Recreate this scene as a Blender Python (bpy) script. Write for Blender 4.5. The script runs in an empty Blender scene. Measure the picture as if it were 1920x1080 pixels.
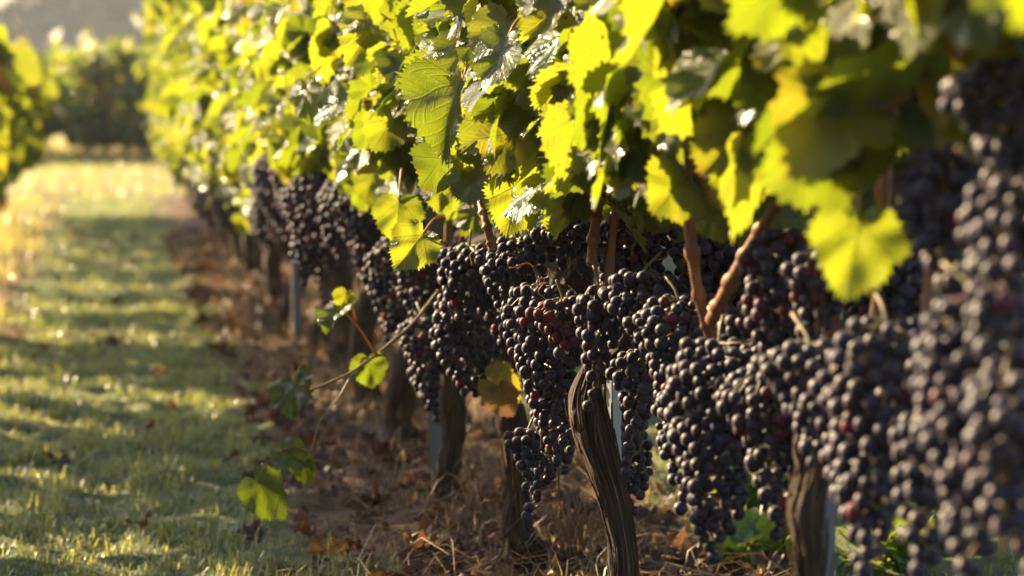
import bpy, bmesh, math, random
import numpy as np
from mathutils import Vector, Matrix, noise as mnoise

random.seed(7)
RNG = np.random.default_rng(11)
S = bpy.context.scene
COL = S.collection
R = math.radians

# ------------------------------------------------------------------ camera
CAM_Z = 0.62
YAW, PITCH = math.atan(760 / 5600), math.atan(350 / 5600)
FPX = 5600.0
cam_d = bpy.data.cameras.new("camera")
cam = bpy.data.objects.new("camera", cam_d)
COL.objects.link(cam)
cam.location = (0, 0, CAM_Z)
cam.rotation_euler = (math.pi / 2 - PITCH, 0, -YAW)
cam_d.sensor_width = 36
cam_d.lens = FPX / 1920 * 36
cam_d.clip_start = 0.05
cam_d.clip_end = 3000
cam_d.dof.use_dof = True
cam_d.dof.focus_distance = 3.2
cam_d.dof.aperture_fstop = 7.6
S.camera = cam
CP, SP, CY, SY = math.cos(PITCH), math.sin(PITCH), math.cos(YAW), math.sin(YAW)
FWD = np.array((SY * CP, CY * CP, -SP))
RIGHT = np.array((CY, -SY, 0.0))
UP = np.array((SY * SP, CY * SP, CP))


def at(px, py, d):
    """World point seen at photograph pixel (px, py), d metres deep."""
    return np.array((0, 0, CAM_Z)) + FWD * d + RIGHT * ((px - 960) / FPX * d) - UP * ((py - 540) / FPX * d)


# ------------------------------------------------------------------ world, sun, exposure
SUN_AZ, SUN_EL = R(43), R(25)            # azimuth to the left of the row direction (+Y)
SUN = np.array((-math.sin(SUN_AZ) * math.cos(SUN_EL), math.cos(SUN_AZ) * math.cos(SUN_EL), math.sin(SUN_EL)))
w = bpy.data.worlds.new("World")
S.world = w
w.use_nodes = True
nt = w.node_tree
nt.nodes.clear()
wo = nt.nodes.new("ShaderNodeOutputWorld")
bg = nt.nodes.new("ShaderNodeBackground")
sky = nt.nodes.new("ShaderNodeTexSky")
sky.sky_type = 'NISHITA'
sky.sun_disc = False
sky.sun_elevation = SUN_EL
sky.sun_rotation = -SUN_AZ
sky.dust_density = 2.0
bg.inputs[1].default_value = 0.075
nt.links.new(sky.outputs[0], bg.inputs[0])
nt.links.new(bg.outputs[0], wo.inputs[0])
sl = bpy.data.lights.new("sun", 'SUN')
sl.energy = 5.0
sl.angle = R(0.5)
sl.color = (1.0, 0.75, 0.43)
so = bpy.data.objects.new("sun", sl)
COL.objects.link(so)
so.rotation_euler = Vector(-SUN).to_track_quat('-Z', 'Y').to_euler()
so.location = (-5, 8, 6)
S.view_settings.view_transform = 'Standard'
S.view_settings.look = 'None'
S.view_settings.gamma = 1
S.view_settings.exposure = 2.25
S.render.engine = 'CYCLES'
S.cycles.use_denoising = True
S.cycles.max_bounces = 7
S.cycles.diffuse_bounces = 4
S.cycles.glossy_bounces = 3
S.cycles.transmission_bounces = 5
S.cycles.transparent_max_bounces = 4
S.cycles.volume_bounces = 0
S.cycles.sample_clamp_indirect = 4
S.cycles.caustics_reflective = False
S.cycles.caustics_refractive = False


# ------------------------------------------------------------------ materials
class NT:
    def __init__(self, name):
        self.m = bpy.data.materials.new(name)
        self.m.use_nodes = True
        self.t = self.m.node_tree
        self.t.nodes.clear()
        self.out = self.t.nodes.new("ShaderNodeOutputMaterial")

    def n(self, kind, ins=None, **props):
        nd = self.t.nodes.new("ShaderNode" + kind)
        for k, v in props.items():
            setattr(nd, k, v)
        for k, v in (ins or {}).items():
            self.set(nd.inputs[k], v)
        return nd

    def set(self, sock, v):
        if isinstance(v, bpy.types.NodeSocket):
            self.t.links.new(v, sock)
        elif isinstance(v, bpy.types.Node):
            self.t.links.new(v.outputs[0], sock)
        else:
            if sock.type == 'RGBA' and len(v) == 3:
                v = (*v, 1)
            sock.default_value = v

    def math(self, op, a, b=None, c=None, clamp=False):
        nd = self.t.nodes.new("ShaderNodeMath")
        nd.operation = op
        nd.use_clamp = clamp
        for i, v in enumerate((a, b, c)):
            if v is not None:
                self.set(nd.inputs[i], v)
        return nd.outputs[0]

    def mix(self, f, a, b):
        nd = self.t.nodes.new("ShaderNodeMix")
        nd.data_type = 'RGBA'
        self.set(nd.inputs[0], f)
        self.set(nd.inputs[6], a)
        self.set(nd.inputs[7], b)
        return nd.outputs[2]

    def ramp(self, f, stops):
        nd = self.t.nodes.new("ShaderNodeValToRGB")
        self.set(nd.inputs[0], f)
        cr = nd.color_ramp
        while len(cr.elements) < len(stops):
            cr.elements.new(0.5)
        for e, (p, c) in zip(cr.elements, stops):
            e.position = p
            e.color = (*c, 1) if len(c) == 3 else c
        return nd.outputs[0]

    def smooth(self, v, a, b):
        nd = self.n("MapRange", {0: v, 1: a, 2: b, 3: 0.0, 4: 1.0}, interpolation_type='SMOOTHSTEP')
        return nd.outputs[0]

    def noise(self, scale, vec=None, detail=3.0, rough=0.55, dim='3D'):
        nd = self.n("TexNoise", {"Scale": scale, "Detail": detail, "Roughness": rough}, noise_dimensions=dim)
        if vec is not None:
            self.set(nd.inputs["Vector"], vec)
        return nd

    def bump(self, h, strength, dist):
        return self.n("Bump", {"Height": h, "Strength": strength, "Distance": dist}).outputs[0]

    def done(self, shader):
        self.set(self.out.inputs[0], shader)
        return self.m


def leaf_material(name, dead=False):
    k = NT(name)
    uv = k.n("UVMap", uv_map="leafuv").outputs[0]
    sx = k.n("SeparateXYZ", {0: uv})
    u, v = sx.outputs[0], sx.outputs[1]
    tone = k.n("Attribute", attribute_name="tone")
    ts = k.n("SeparateColor", {0: tone.outputs["Color"]})
    hue, bri, dmg = ts.outputs[0], ts.outputs[1], ts.outputs[2]
    au = k.math('ABSOLUTE', u)
    r = k.math('SQRT', k.math('ADD', k.math('MULTIPLY', u, u), k.math('MULTIPLY', v, v)))
    th = k.math('ARCTAN2', au, v)
    vein = None
    lines = []
    for a in (0.0, 0.83, 1.75):
        d = k.math('MULTIPLY', r, k.math('ABSOLUTE', k.math('SINE', k.math('SUBTRACT', th, a))))
        lines.append(d)
    dmin = k.math('MINIMUM', lines[0], k.math('MINIMUM', lines[1], lines[2]))
    main = k.math('SUBTRACT', 1.0, k.smooth(dmin, 0.004, 0.02))
    # side veins: herringbone along the nearest main vein
    along = k.math('SUBTRACT', r, k.math('MULTIPLY', dmin, 1.1))
    saw = k.math('ABSOLUTE', k.math('SUBTRACT', k.math('FRACT', k.math('MULTIPLY', along, 9.0)), 0.5))
    side = k.math('SUBTRACT', 1.0, k.smooth(saw, 0.03, 0.14))
    vor = k.n("TexVoronoi", {"Vector": uv, "Scale": 26.0}, feature='DISTANCE_TO_EDGE')
    net = k.math('SUBTRACT', 1.0, k.smooth(vor.outputs[0], 0.0, 0.12))
    veins = k.math('MAXIMUM', main, k.math('MAXIMUM', k.math('MULTIPLY', side, 0.6), k.math('MULTIPLY', net, 0.3)))
    obj = k.n("TexCoord").outputs["Object"]
    nz = k.noise(38.0, obj, 3.0)
    nz2 = k.noise(11.0, obj, 2.0)
    if dead:
        base = k.ramp(k.math('ADD', k.math('MULTIPLY', hue, 0.7), k.math('MULTIPLY', nz.outputs[0], 0.3)),
                      [(0.0, (0.028, 0.015, 0.010)), (0.4, (0.065, 0.036, 0.022)), (0.75, (0.13, 0.08, 0.045)), (1.0, (0.30, 0.14, 0.05))])
        trans = k.mix(0.25, base, (0.4, 0.17, 0.04))
        p = k.n("BsdfPrincipled", {"Base Color": base, "Roughness": 0.6, "Normal": k.bump(nz.outputs[0], 0.6, 0.003)})
        t = k.n("BsdfTranslucent", {"Color": trans})
        return k.done(k.n("MixShader", {0: 0.3, 1: p.outputs[0], 2: t.outputs[0]}))
    green = k.ramp(hue, [(0.0, (0.022, 0.05, 0.016)), (0.5, (0.05, 0.085, 0.02)), (0.78, (0.10, 0.125, 0.022)),
                         (0.92, (0.19, 0.17, 0.02)), (0.97, (0.26, 0.13, 0.02)), (1.0, (0.18, 0.06, 0.02))])
    tr = k.ramp(hue, [(0.0, (0.13, 0.19, 0.006)), (0.5, (0.26, 0.325, 0.010)), (0.78, (0.39, 0.41, 0.016)),
                      (0.92, (0.52, 0.40, 0.018)), (0.97, (0.55, 0.24, 0.012)), (1.0, (0.34, 0.09, 0.01))])
    green = k.mix(k.math('MULTIPLY', nz2.outputs[0], 0.35), green, (0.07, 0.09, 0.02))
    green = k.mix(k.math('MULTIPLY', veins, 0.35), green, (0.13, 0.15, 0.05))
    tr = k.mix(k.math('MULTIPLY', k.math('MAXIMUM', main, k.math('MULTIPLY', veins, 0.6)), 0.45), tr, (0.16, 0.17, 0.02))
    # withered rim and spots on damaged leaves
    edge = k.math('SUBTRACT', k.math('ADD', r, k.math('MULTIPLY', nz.outputs[0], 0.9)), k.math('SUBTRACT', 1.75, k.math('MULTIPLY', dmg, 0.75)))
    rim = k.math('MULTIPLY', k.smooth(edge, -0.05, 0.3), k.smooth(nz2.outputs[0], 0.35, 0.6))
    green = k.mix(rim, green, (0.16, 0.06, 0.02))
    tr = k.mix(rim, tr, (0.40, 0.15, 0.015))
    spot = k.math('MULTIPLY', k.smooth(k.noise(150.0, obj, 2.0).outputs[0], 0.66, 0.72), k.smooth(bri, 0.45, 0.7))
    green = k.mix(spot, green, (0.10, 0.05, 0.02))
    tr = k.mix(spot, tr, (0.12, 0.06, 0.01))
    back = k.n("NewGeometry").outputs["Backfacing"]
    face = k.mix(k.math('MULTIPLY', back, 0.55), green, (0.10, 0.125, 0.06))
    rough = k.math('ADD', k.math('MULTIPLY_ADD', bri, 0.22, 0.11), k.math('ADD', k.math('MULTIPLY', nz.outputs[0], 0.12), k.math('MULTIPLY', back, 0.2)))
    hgt = k.math('ADD', k.math('MULTIPLY', veins, -0.6), k.math('MULTIPLY', nz.outputs[0], 0.8))
    nrm = k.bump(hgt, 0.7, 0.0022)
    p = k.n("BsdfPrincipled", {"Base Color": face, "Roughness": rough, "Normal": nrm, "Specular IOR Level": 0.75})
    t = k.n("BsdfTranslucent", {"Color": tr, "Normal": nrm})
    return k.done(k.n("MixShader", {0: 0.5, 1: p.outputs[0], 2: t.outputs[0]}))


def berry_material():
    k = NT("grape_skin")
    oi = k.n("Attribute", attribute_name="tone", attribute_type='OBJECT').outputs["Fac"]
    at_ = k.n("Attribute", attribute_name="tone").outputs["Fac"]
    rnd = k.math('FRACT', k.math('ADD', oi, at_))
    obj = k.n("NewGeometry").outputs["Position"]
    bl = k.noise(95.0, obj, 4.0, 0.6)
    bl2 = k.noise(330.0, obj, 2.0)
    skin = k.ramp(rnd, [(0.0, (0.006, 0.006, 0.014)), (0.45, (0.010, 0.008, 0.017)), (0.84, (0.028, 0.009, 0.018)),
                        (0.95, (0.12, 0.012, 0.025)), (1.0, (0.24, 0.02, 0.03))])
    amt = k.math('MULTIPLY', k.smooth(bl.outputs[0], 0.3, 0.68), k.math('ADD', 0.15, k.math('MULTIPLY', k.math('FRACT', k.math('MULTIPLY', rnd, 17.0)), 0.95)))
    bloom = k.mix(k.smooth(rnd, 0.82, 1.0), (0.044, 0.042, 0.078), (0.18, 0.045, 0.065))
    base = k.mix(k.math('MULTIPLY', amt, 0.75), skin, bloom)
    rough = k.math('ADD', 0.50, k.math('MULTIPLY', amt, 0.18))
    p = k.n("BsdfPrincipled", {"Base Color": base, "Roughness": rough, "Specular IOR Level": 0.42,
                               "Sheen Weight": 0.2, "Sheen Roughness": 0.45, "Sheen Tint": (0.9, 0.87, 0.95, 1),
                               "Normal": k.bump(bl2.outputs[0], 0.12, 0.0008)})
    t = k.n("BsdfTranslucent", {"Color": k.mix(0.5, skin, (0.10, 0.008, 0.012))})
    f = k.math('ADD', 0.05, k.math('MULTIPLY', k.smooth(rnd, 0.8, 1.0), 0.3))
    return k.done(k.n("MixShader", {0: f, 1: p.outputs[0], 2: t.outputs[0]}))


def bark_material():
    k = NT("vine_bark")
    uv = k.n("UVMap", uv_map="barkuv").outputs[0]
    mp = k.n("Mapping", {0: uv, 3: (34.0, 9.0, 1.0)}).outputs[0]
    nz = k.noise(1.6, mp, 6.0, 0.62)
    nf = k.noise(60.0, k.n("TexCoord").outputs["Object"], 4.0)
    col = k.ramp(nz.outputs[0], [(0.36, (0.010, 0.006, 0.003)), (0.48, (0.065, 0.037, 0.017)), (0.60, (0.19, 0.110, 0.05)), (0.76, (0.40, 0.26, 0.125))])
    col = k.mix(k.math('MULTIPLY', k.smooth(nf.outputs[0], 0.5, 0.75), 0.3), col, (0.12, 0.09, 0.05))
    h = k.math('ADD', nz.outputs[0], k.math('MULTIPLY', nf.outputs[0], 0.25))
    return k.done(k.n("BsdfPrincipled", {"Base Color": col, "Roughness": 0.85, "Normal": k.bump(h, 1.0, 0.018)}))


def simple_material(name, c1, c2, scale, rough=0.6, bump=0.4, dist=0.003, spec=0.4, stretch=None, trans=None):
    k = NT(name)
    vec = k.n("TexCoord").outputs["Object"]
    if stretch:
        vec = k.n("Mapping", {0: vec, 3: stretch}).outputs[0]
    nz = k.noise(scale, vec, 4.0)
    col = k.mix(k.smooth(nz.outputs[0], 0.3, 0.7), c1, c2)
    tone = k.n("Attribute", attribute_name="tone").outputs["Fac"]
    col = k.n("HueSaturation", {"Value": k.math('ADD', 0.8, k.math('MULTIPLY', tone, 0.45)), "Color": col}).outputs[0]
    p = k.n("BsdfPrincipled", {"Base Color": col, "Roughness": rough, "Specular IOR Level": spec,
                               "Normal": k.bump(nz.outputs[0], bump, dist)})
    if trans:
        t = k.n("BsdfTranslucent", {"Color": trans})
        return k.done(k.n("MixShader", {0: 0.35, 1: p.outputs[0], 2: t.outputs[0]}))
    return k.done(p)


def metal_material(name, c1, c2, rough, metallic):
    k = NT(name)
    vec = k.n("Mapping", {0: k.n("TexCoord").outputs["Object"], 3: (60, 60, 9)}).outputs[0]
    nz = k.noise(1.0, vec, 5.0)
    col = k.mix(nz.outputs[0], c1, c2)
    return k.done(k.n("BsdfPrincipled", {"Base Color": col, "Roughness": rough, "Metallic": metallic,
                                         "Normal": k.bump(nz.outputs[0], 0.25, 0.001)}))


def grass_material():
    k = NT("grass_blade")
    tone = k.n("Attribute", attribute_name="tone")
    ts = k.n("SeparateColor", {0: tone.outputs["Color"]})
    col = k.ramp(ts.outputs[0], [(0.0, (0.045, 0.07, 0.042)), (0.55, (0.10, 0.13, 0.075)), (0.85, (0.17, 0.19, 0.07)), (1.0, (0.36, 0.29, 0.13))])
    dew = k.math('MULTIPLY', ts.outputs[1], 0.6)
    col = k.mix(dew, col, (0.30, 0.36, 0.28))
    tr = k.ramp(ts.outputs[0], [(0.0, (0.26, 0.31, 0.045)), (0.6, (0.52, 0.51, 0.06)), (1.0, (0.72, 0.58, 0.18))])
    p = k.n("BsdfPrincipled", {"Base Color": col, "Roughness": k.math('MULTIPLY_ADD', ts.outputs[2], 0.4, 0.22), "Specular IOR Level": 0.7})
    t = k.n("BsdfTranslucent", {"Color": tr})
    return k.done(k.n("MixShader", {0: 0.42, 1: p.outputs[0], 2: t.outputs[0]}))


def ground_material():
    k = NT("ground_soil")
    pos = k.n("NewGeometry").outputs["Position"]
    sp = k.n("SeparateXYZ", {0: pos})
    x, y = sp.outputs[0], sp.outputs[1]
    nb = k.noise(2.2, pos, 4.0)
    xx = k.math('ADD', x, k.math('MULTIPLY', k.math('SUBTRACT', nb.outputs[0], 0.5), 0.35))
    # strips of sward between the rows, 1.06 m apart, bare soil under the vines
    ph = k.math('ABSOLUTE', k.math('SUBTRACT', k.math('FRACT', k.math('DIVIDE', k.math('ADD', xx, 0.52), 1.06)), 0.5))
    grassy = k.math('SUBTRACT', 1.0, k.smooth(ph, 0.21, 0.29))
    head = k.smooth(y, 18.6, 20.2)
    grassy = k.math('MAXIMUM', grassy, head)
    n1 = k.noise(14.0, pos, 6.0, 0.65)
    n2 = k.noise(90.0, pos, 4.0, 0.6)
    soil = k.ramp(n1.outputs[0], [(0.3, (0.026, 0.016, 0.011)), (0.5, (0.080, 0.046, 0.029)), (0.7, (0.22, 0.14, 0.08))])
    soil = k.mix(k.smooth(n2.outputs[0], 0.45, 0.7), soil, (0.24, 0.16, 0.085))
    sward = k.ramp(n1.outputs[0], [(0.3, (0.05, 0.065, 0.03)), (0.55, (0.10, 0.125, 0.05)), (0.75, (0.17, 0.16, 0.075))])
    far = k.ramp(k.noise(0.25, pos, 4.0).outputs[0], [(0.3, (0.10, 0.10, 0.04)), (0.6, (0.19, 0.155, 0.07)), (0.8, (0.24, 0.17, 0.09))])
    sward = k.mix(head, sward, far)
    col = k.mix(grassy, soil, sward)
    h = k.math('ADD', n1.outputs[0], k.math('MULTIPLY', n2.outputs[0], 0.4))
    return k.done(k.n("BsdfPrincipled", {"Base Color": col, "Roughness": 0.9, "Specular IOR Level": 0.2, "Normal": k.bump(h, 0.9, 0.02)}))


M = dict(
    leaf=leaf_material("vine_leaf"), dead=leaf_material("dead_leaf", True), berry=berry_material(), bark=bark_material(),
    cane=simple_material("cane_bark", (0.17, 0.075, 0.035), (0.32, 0.16, 0.075), 40.0, 0.5, 0.35, 0.002, 0.45, (3, 3, 0.4)),
    petiole=simple_material("petiole", (0.30, 0.20, 0.05), (0.34, 0.13, 0.04), 20.0, 0.45, 0.1, 0.001, 0.4, None, (0.5, 0.28, 0.04)),
    shoot=simple_material("green_shoot", (0.20, 0.16, 0.06), (0.26, 0.17, 0.08), 30.0, 0.45, 0.2, 0.001),
    stalk=simple_material("bunch_stalk", (0.12, 0.13, 0.04), (0.18, 0.10, 0.045), 60.0, 0.55),
    straw=simple_material("dry_straw", (0.15, 0.095, 0.045), (0.33, 0.22, 0.105), 30.0, 0.55, 0.1, 0.001, 0.4, None, (0.5, 0.33, 0.12)),
    twig=simple_material("dry_twig", (0.07, 0.045, 0.03), (0.16, 0.105, 0.07), 40.0, 0.7),
    weed=simple_material("weed_leaf", (0.07, 0.14, 0.03), (0.12, 0.19, 0.04), 40.0, 0.4, 0.2, 0.001, 0.5, None, (0.42, 0.52, 0.04)),
    steel=metal_material("galvanised_steel", (0.26, 0.28, 0.30), (0.42, 0.44, 0.47), 0.42, 0.75),
    wood=metal_material("weathered_wood", (0.11, 0.115, 0.125), (0.20, 0.205, 0.22), 0.8, 0.0),
    wire=metal_material("trellis_wire", (0.25, 0.25, 0.25), (0.4, 0.4, 0.4), 0.4, 0.9),
    grass=grass_material(), ground=ground_material(),
    tree=simple_material("tree_leaves", (0.03, 0.05, 0.018), (0.08, 0.095, 0.035), 0.4, 0.7, 0.0),
)


# ------------------------------------------------------------------ object helpers
def tag(o, label=None, cat=None, group=None, kind=None):
    for k_, v_ in (("label", label), ("category", cat), ("group", group), ("kind", kind)):
        if v_:
            o[k_] = v_
    return o


def empty(name, loc=(0, 0, 0)):
    o = bpy.data.objects.new(name, None)
    o.empty_display_size = 0.05
    o.location = loc
    COL.objects.link(o)
    return o


def link(name, me, parent=None):
    o = bpy.data.objects.new(name, me)
    COL.objects.link(o)
    if parent is not None:
        o.parent = parent
    return o


def mesh(name, verts, faces, mats, smooth=True, uv=None, uvname="leafuv", tone=None, mat_idx=None):
    """faces: list of int arrays, each (n, k) for k-gons."""
    verts = np.asarray(verts, np.float32)
    me = bpy.data.meshes.new(name)
    faces = [np.asarray(f, np.int32) for f in faces if len(f)]
    nl = sum(f.size for f in faces)
    nf = sum(len(f) for f in faces)
    me.vertices.add(len(verts))
    me.vertices.foreach_set("co", verts.ravel())
    loops = np.concatenate([f.ravel() for f in faces])
    tot = np.concatenate([np.full(len(f), f.shape[1], np.int32) for f in faces])
    me.loops.add(nl)
    me.loops.foreach_set("vertex_index", loops)
    me.polygons.add(nf)
    me.polygons.foreach_set("loop_start", np.concatenate([[0], np.cumsum(tot)[:-1]]).astype(np.int32))
    me.polygons.foreach_set("loop_total", tot)
    if smooth:
        me.polygons.foreach_set("use_smooth", np.ones(nf, bool))
    for m_ in (mats if isinstance(mats, (list, tuple)) else [mats]):
        me.materials.append(m_)
    if mat_idx is not None:
        me.polygons.foreach_set("material_index", np.asarray(mat_idx, np.int32))
    me.update(calc_edges=True)
    if uv is not None:
        l = me.uv_layers.new(name=uvname)
        l.data.foreach_set("uv", np.asarray(uv, np.float32)[loops].ravel())
    if tone is not None:
        a = me.attributes.new("tone", 'FLOAT_COLOR', 'POINT')
        t = np.ones((len(verts), 4), np.float32)
        tone = np.asarray(tone, np.float32)
        t[:, :tone.shape[1]] = tone
        if tone.shape[1] == 1:
            t[:, 1] = t[:, 2] = tone[:, 0]
        a.data.foreach_set("color", t.ravel())
    me.validate()
    return me


def norm(v):
    return v / np.maximum(np.linalg.norm(v, axis=-1, keepdims=True), 1e-9)


def spline(pts, n):
    """Catmull-Rom resample of a list of (x,y,z[,r]) rows to n rows."""
    p = np.asarray(pts, float)
    p = np.vstack([2 * p[0] - p[1], p, 2 * p[-1] - p[-2]])
    k = len(p) - 3
    out = []
    for t in np.linspace(0, k - 1e-6, n):
        i = int(t)
        f = t - i
        a, b, c, d = p[i:i + 4]
        out.append(0.5 * (2 * b + (c - a) * f + (2 * a - 5 * b + 4 * c - d) * f * f + (3 * b - a - 3 * c + d) * f ** 3))
    return np.array(out)


def tube(path, radii, sides=8, cap=True, rough=None):
    """Return verts, quads, uv for a tube; rough(i,j,P,ang)->radius factor array."""
    path = np.asarray(path, float)
    n = len(path)
    tan = norm(np.gradient(path, axis=0))
    ref = np.array((1.0, 0.2, 0.1)) if abs(tan[:, 0]).mean() < 0.7 else np.array((0.1, 1.0, 0.2))
    a = norm(np.cross(tan, ref))
    b = np.cross(tan, a)
    ang = np.linspace(0, 2 * np.pi, sides, endpoint=False)
    rr = np.asarray(radii, float)[:, None] * np.ones((1, sides))
    if rough is not None:
        rr = rr * rough(path, ang)
    V = path[:, None, :] + rr[..., None] * (np.cos(ang)[None, :, None] * a[:, None, :] + np.sin(ang)[None, :, None] * b[:, None, :])
    V = V.reshape(-1, 3)
    i = np.arange(n - 1)[:, None]
    j = np.arange(sides)[None, :]
    j2 = (j + 1) % sides
    q = np.stack([i * sides + j, i * sides + j2, (i + 1) * sides + j2, (i + 1) * sides + j], -1).reshape(-1, 4)
    ln = np.concatenate([[0], np.cumsum(np.linalg.norm(np.diff(path, axis=0), axis=1))])
    uv = np.stack(np.broadcast_arrays(np.abs(np.linspace(-1, 1, sides))[None, :], ln[:, None]), -1).reshape(-1, 2)
    tris = np.zeros((0, 3), int)
    if cap:
        V = np.vstack([V, path[0], path[-1]])
        uv = np.vstack([uv, uv[0], uv[-1]])
        c0, c1 = n * sides, n * sides + 1
        jj = np.arange(sides)
        tris = np.vstack([np.stack([np.full(sides, c0), (jj + 1) % sides, jj], -1),
                          np.stack([np.full(sides, c1), (n - 1) * sides + jj, (n - 1) * sides + (jj + 1) % sides], -1)])
    return V, q, tris, uv


class Build:
    """Collects tubes and other pieces of ONE part."""
    def __init__(self):
        self.v, self.q, self.t, self.uv, self.tone, self.n = [], [], [], [], [], 0

    def add(self, V, q, t, uv=None, tone=0.5):
        self.v.append(V)
        self.q.append(np.asarray(q, int).reshape(-1, 4) + self.n)
        self.t.append(np.asarray(t, int).reshape(-1, 3) + self.n)
        self.uv.append(uv if uv is not None else np.zeros((len(V), 2)))
        self.tone.append(np.full((len(V), 1), tone))
        self.n += len(V)

    def tube(self, path, radii, sides=6, tone=0.5, **kw):
        V, q, t, uv = tube(path, radii, sides, **kw)
        self.add(V, q, t, uv, tone)

    def build(self, name, mat, parent=None, uvname="barkuv"):
        me = mesh(name, np.vstack(self.v), [np.vstack(self.q), np.vstack(self.t)], mat, uv=np.vstack(self.uv), uvname=uvname, tone=np.vstack(self.tone))
        return link(name, me, parent)


# ------------------------------------------------------------------ leaves
HALF = [(0.0, 0.0), (0.05, -0.10), (0.13, -0.18), (0.25, -0.21), (0.36, -0.18), (0.46, -0.11), (0.55, -0.02), (0.58, 0.08), (0.63, 0.18),
        (0.66, 0.29), (0.63, 0.39), (0.56, 0.46), (0.50, 0.49), (0.50, 0.58), (0.47, 0.67), (0.40, 0.74), (0.31, 0.82), (0.21, 0.89), (0.10, 0.97), (0.0, 1.04)]


def leaf_template(n_half, rings, teeth):
    h = np.array(HALF)
    s = np.concatenate([[0], np.cumsum(np.linalg.norm(np.diff(h, axis=0), axis=1))])
    t = np.linspace(0, s[-1], n_half)
    p = np.stack([np.interp(t, s, h[:, 0]), np.interp(t, s, h[:, 1])], -1)
    c = np.array((0.0, 0.22))
    if teeth:
        d = p - c
        k = np.ones(n_half)
        k[2:-1:2] = 0.925
        k[3:-1:4] *= 1.06
        p = c + d * k[:, None]
    out = np.vstack([p, (p[1:-1] * (-1, 1))[::-1]])
    n = len(out)
    V, F3, F4 = [c], [], []
    fr = np.linspace(0, 1, rings + 1)[1:]
    for f in fr:
        V.extend(c + (out - c) * f)
    for j in range(n):
        j2 = (j + 1) % n
        F3.append((0, 1 + j2, 1 + j))
        for r_ in range(rings - 1):
            a = 1 + r_ * n
            F4.append((a + j, a + j2, a + n + j2, a + n + j))
    # faces wound so that +z is the upper side (outline runs clockwise/anticlockwise is checked once)
    V = np.array(V)
    a, b, d = V[F3[3][0]], V[F3[3][1]], V[F3[3][2]]
    if (b[0] - a[0]) * (d[1] - a[1]) - (b[1] - a[1]) * (d[0] - a[0]) < 0:
        F3 = [f[::-1] for f in F3]
        F4 = [f[::-1] for f in F4]
    return V, np.array(F3), np.array(F4).reshape(-1, 4)


T_HERO = leaf_template(60, 6, True)
T_NEAR = leaf_template(34, 3, True)
T_FAR = leaf_template(18, 2, True)


def leaf_arrays(T, pos, tip, nrm, size, rng, tone, fold=None, curl=None, ripple=0.05):
    V0, F3, F4 = T
    m, k = len(pos), len(V0)
    x, y = V0[:, 0][None], V0[:, 1][None]
    fold = (rng.uniform(-0.05, 0.55, m) if fold is None else np.full(m, fold))[:, None]
    curl = (rng.uniform(-0.25, 0.55, m) if curl is None else np.full(m, curl))[:, None]
    scurl = rng.uniform(-0.3, 0.5, m)[:, None]
    asym = rng.uniform(-0.15, 0.15, m)[:, None]
    rp = rng.uniform(0.4, 1.5, m)[:, None] * ripple
    ph = rng.uniform(0, 6.28, m)[:, None]
    rad2 = x * x + (y - 0.2) ** 2
    z = fold * np.sqrt(x * x + 0.004) - curl * y * np.abs(y) * 0.8 - scurl * x * x + asym * x
    z = z + rp * np.sin(6 * np.arctan2(x, y - 0.2) + ph) * rad2 * 2.2 + rp * 0.5 * np.sin(11 * x + 2 * ph) * np.cos(9 * y + ph)
    xx = x * np.cos(np.clip(fold, 0, 1) * 0.6) + 0 * z
    yy = y * (1 - 0.12 * np.abs(curl)) + 0 * z
    Y = norm(tip)
    Z = norm(nrm - Y * (nrm * Y).sum(-1, keepdims=True))
    X = np.cross(Y, Z)
    W = pos[:, None, :] + size[:, None, None] * (xx[..., None] * X[:, None] + yy[..., None] * Y[:, None] + z[..., None] * Z[:, None])
    off = (np.arange(m) * k)[:, None, None]
    f3 = (F3[None] + off).reshape(-1, 3)
    f4 = (F4[None] + off).reshape(-1, 4)
    uv = np.tile(V0, (m, 1))
    tn = np.repeat(tone, k, axis=0)
    return W.reshape(-1, 3), f3, f4, uv, tn


def petiole_arrays(pos, tip, nrm, size, rng):
    """Thin 3-sided curved stems running back from every leaf's notch."""
    m = len(pos)
    Y = norm(tip)
    back = norm(-Y * 0.75 - norm(nrm) * rng.uniform(0.2, 1.0, (m, 1)) + rng.normal(0, 0.25, (m, 3)) + np.array((0, 0, 0.25)))
    ln = (size * rng.uniform(0.55, 0.95, m))[:, None]
    P = [pos, pos + (-Y * 0.4 + back * 0.3) * ln * 0.6, pos + back * ln]
    X = norm(np.cross(Y, nrm))
    Z = np.cross(X, back)
    rad = [0.0011, 0.0010, 0.0016]
    rows = []
    for p, r_ in zip(P, rad):
        for a in (0, 2.094, 4.189):
            rows.append(p + r_ * (math.cos(a) * X + math.sin(a) * Z))
    V = np.stack(rows, 1)                       # m, 9, 3
    q = []
    for i in range(2):
        for j in range(3):
            q.append((i * 3 + j, i * 3 + (j + 1) % 3, i * 3 + 3 + (j + 1) % 3, i * 3 + 3 + j))
    q = (np.array(q)[None] + (np.arange(m) * 9)[:, None, None]).reshape(-1, 4)
    return V.reshape(-1, 3), q


def foliage_mesh(name, T, pos, tip, nrm, size, rng, tone, petioles):
    W, f3, f4, uv, tn = leaf_arrays(T, pos, tip, nrm, size, rng, tone)
    mats, idx = [M['leaf']], np.zeros(len(f3) + len(f4), int)
    faces = [f3, f4]
    if petioles:
        V, q = petiole_arrays(pos, tip, nrm, size, rng)
        faces.append(q + len(W))
        W = np.vstack([W, V])
        uv = np.vstack([uv, np.zeros((len(V), 2))])
        tn = np.vstack([tn, np.full((len(V), 3), 0.5)])
        mats.append(M['petiole'])
        idx = np.concatenate([idx, np.ones(len(q), int)])
    return mesh(name, W, faces, mats, uv=uv, tone=tn, mat_idx=idx)


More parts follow.
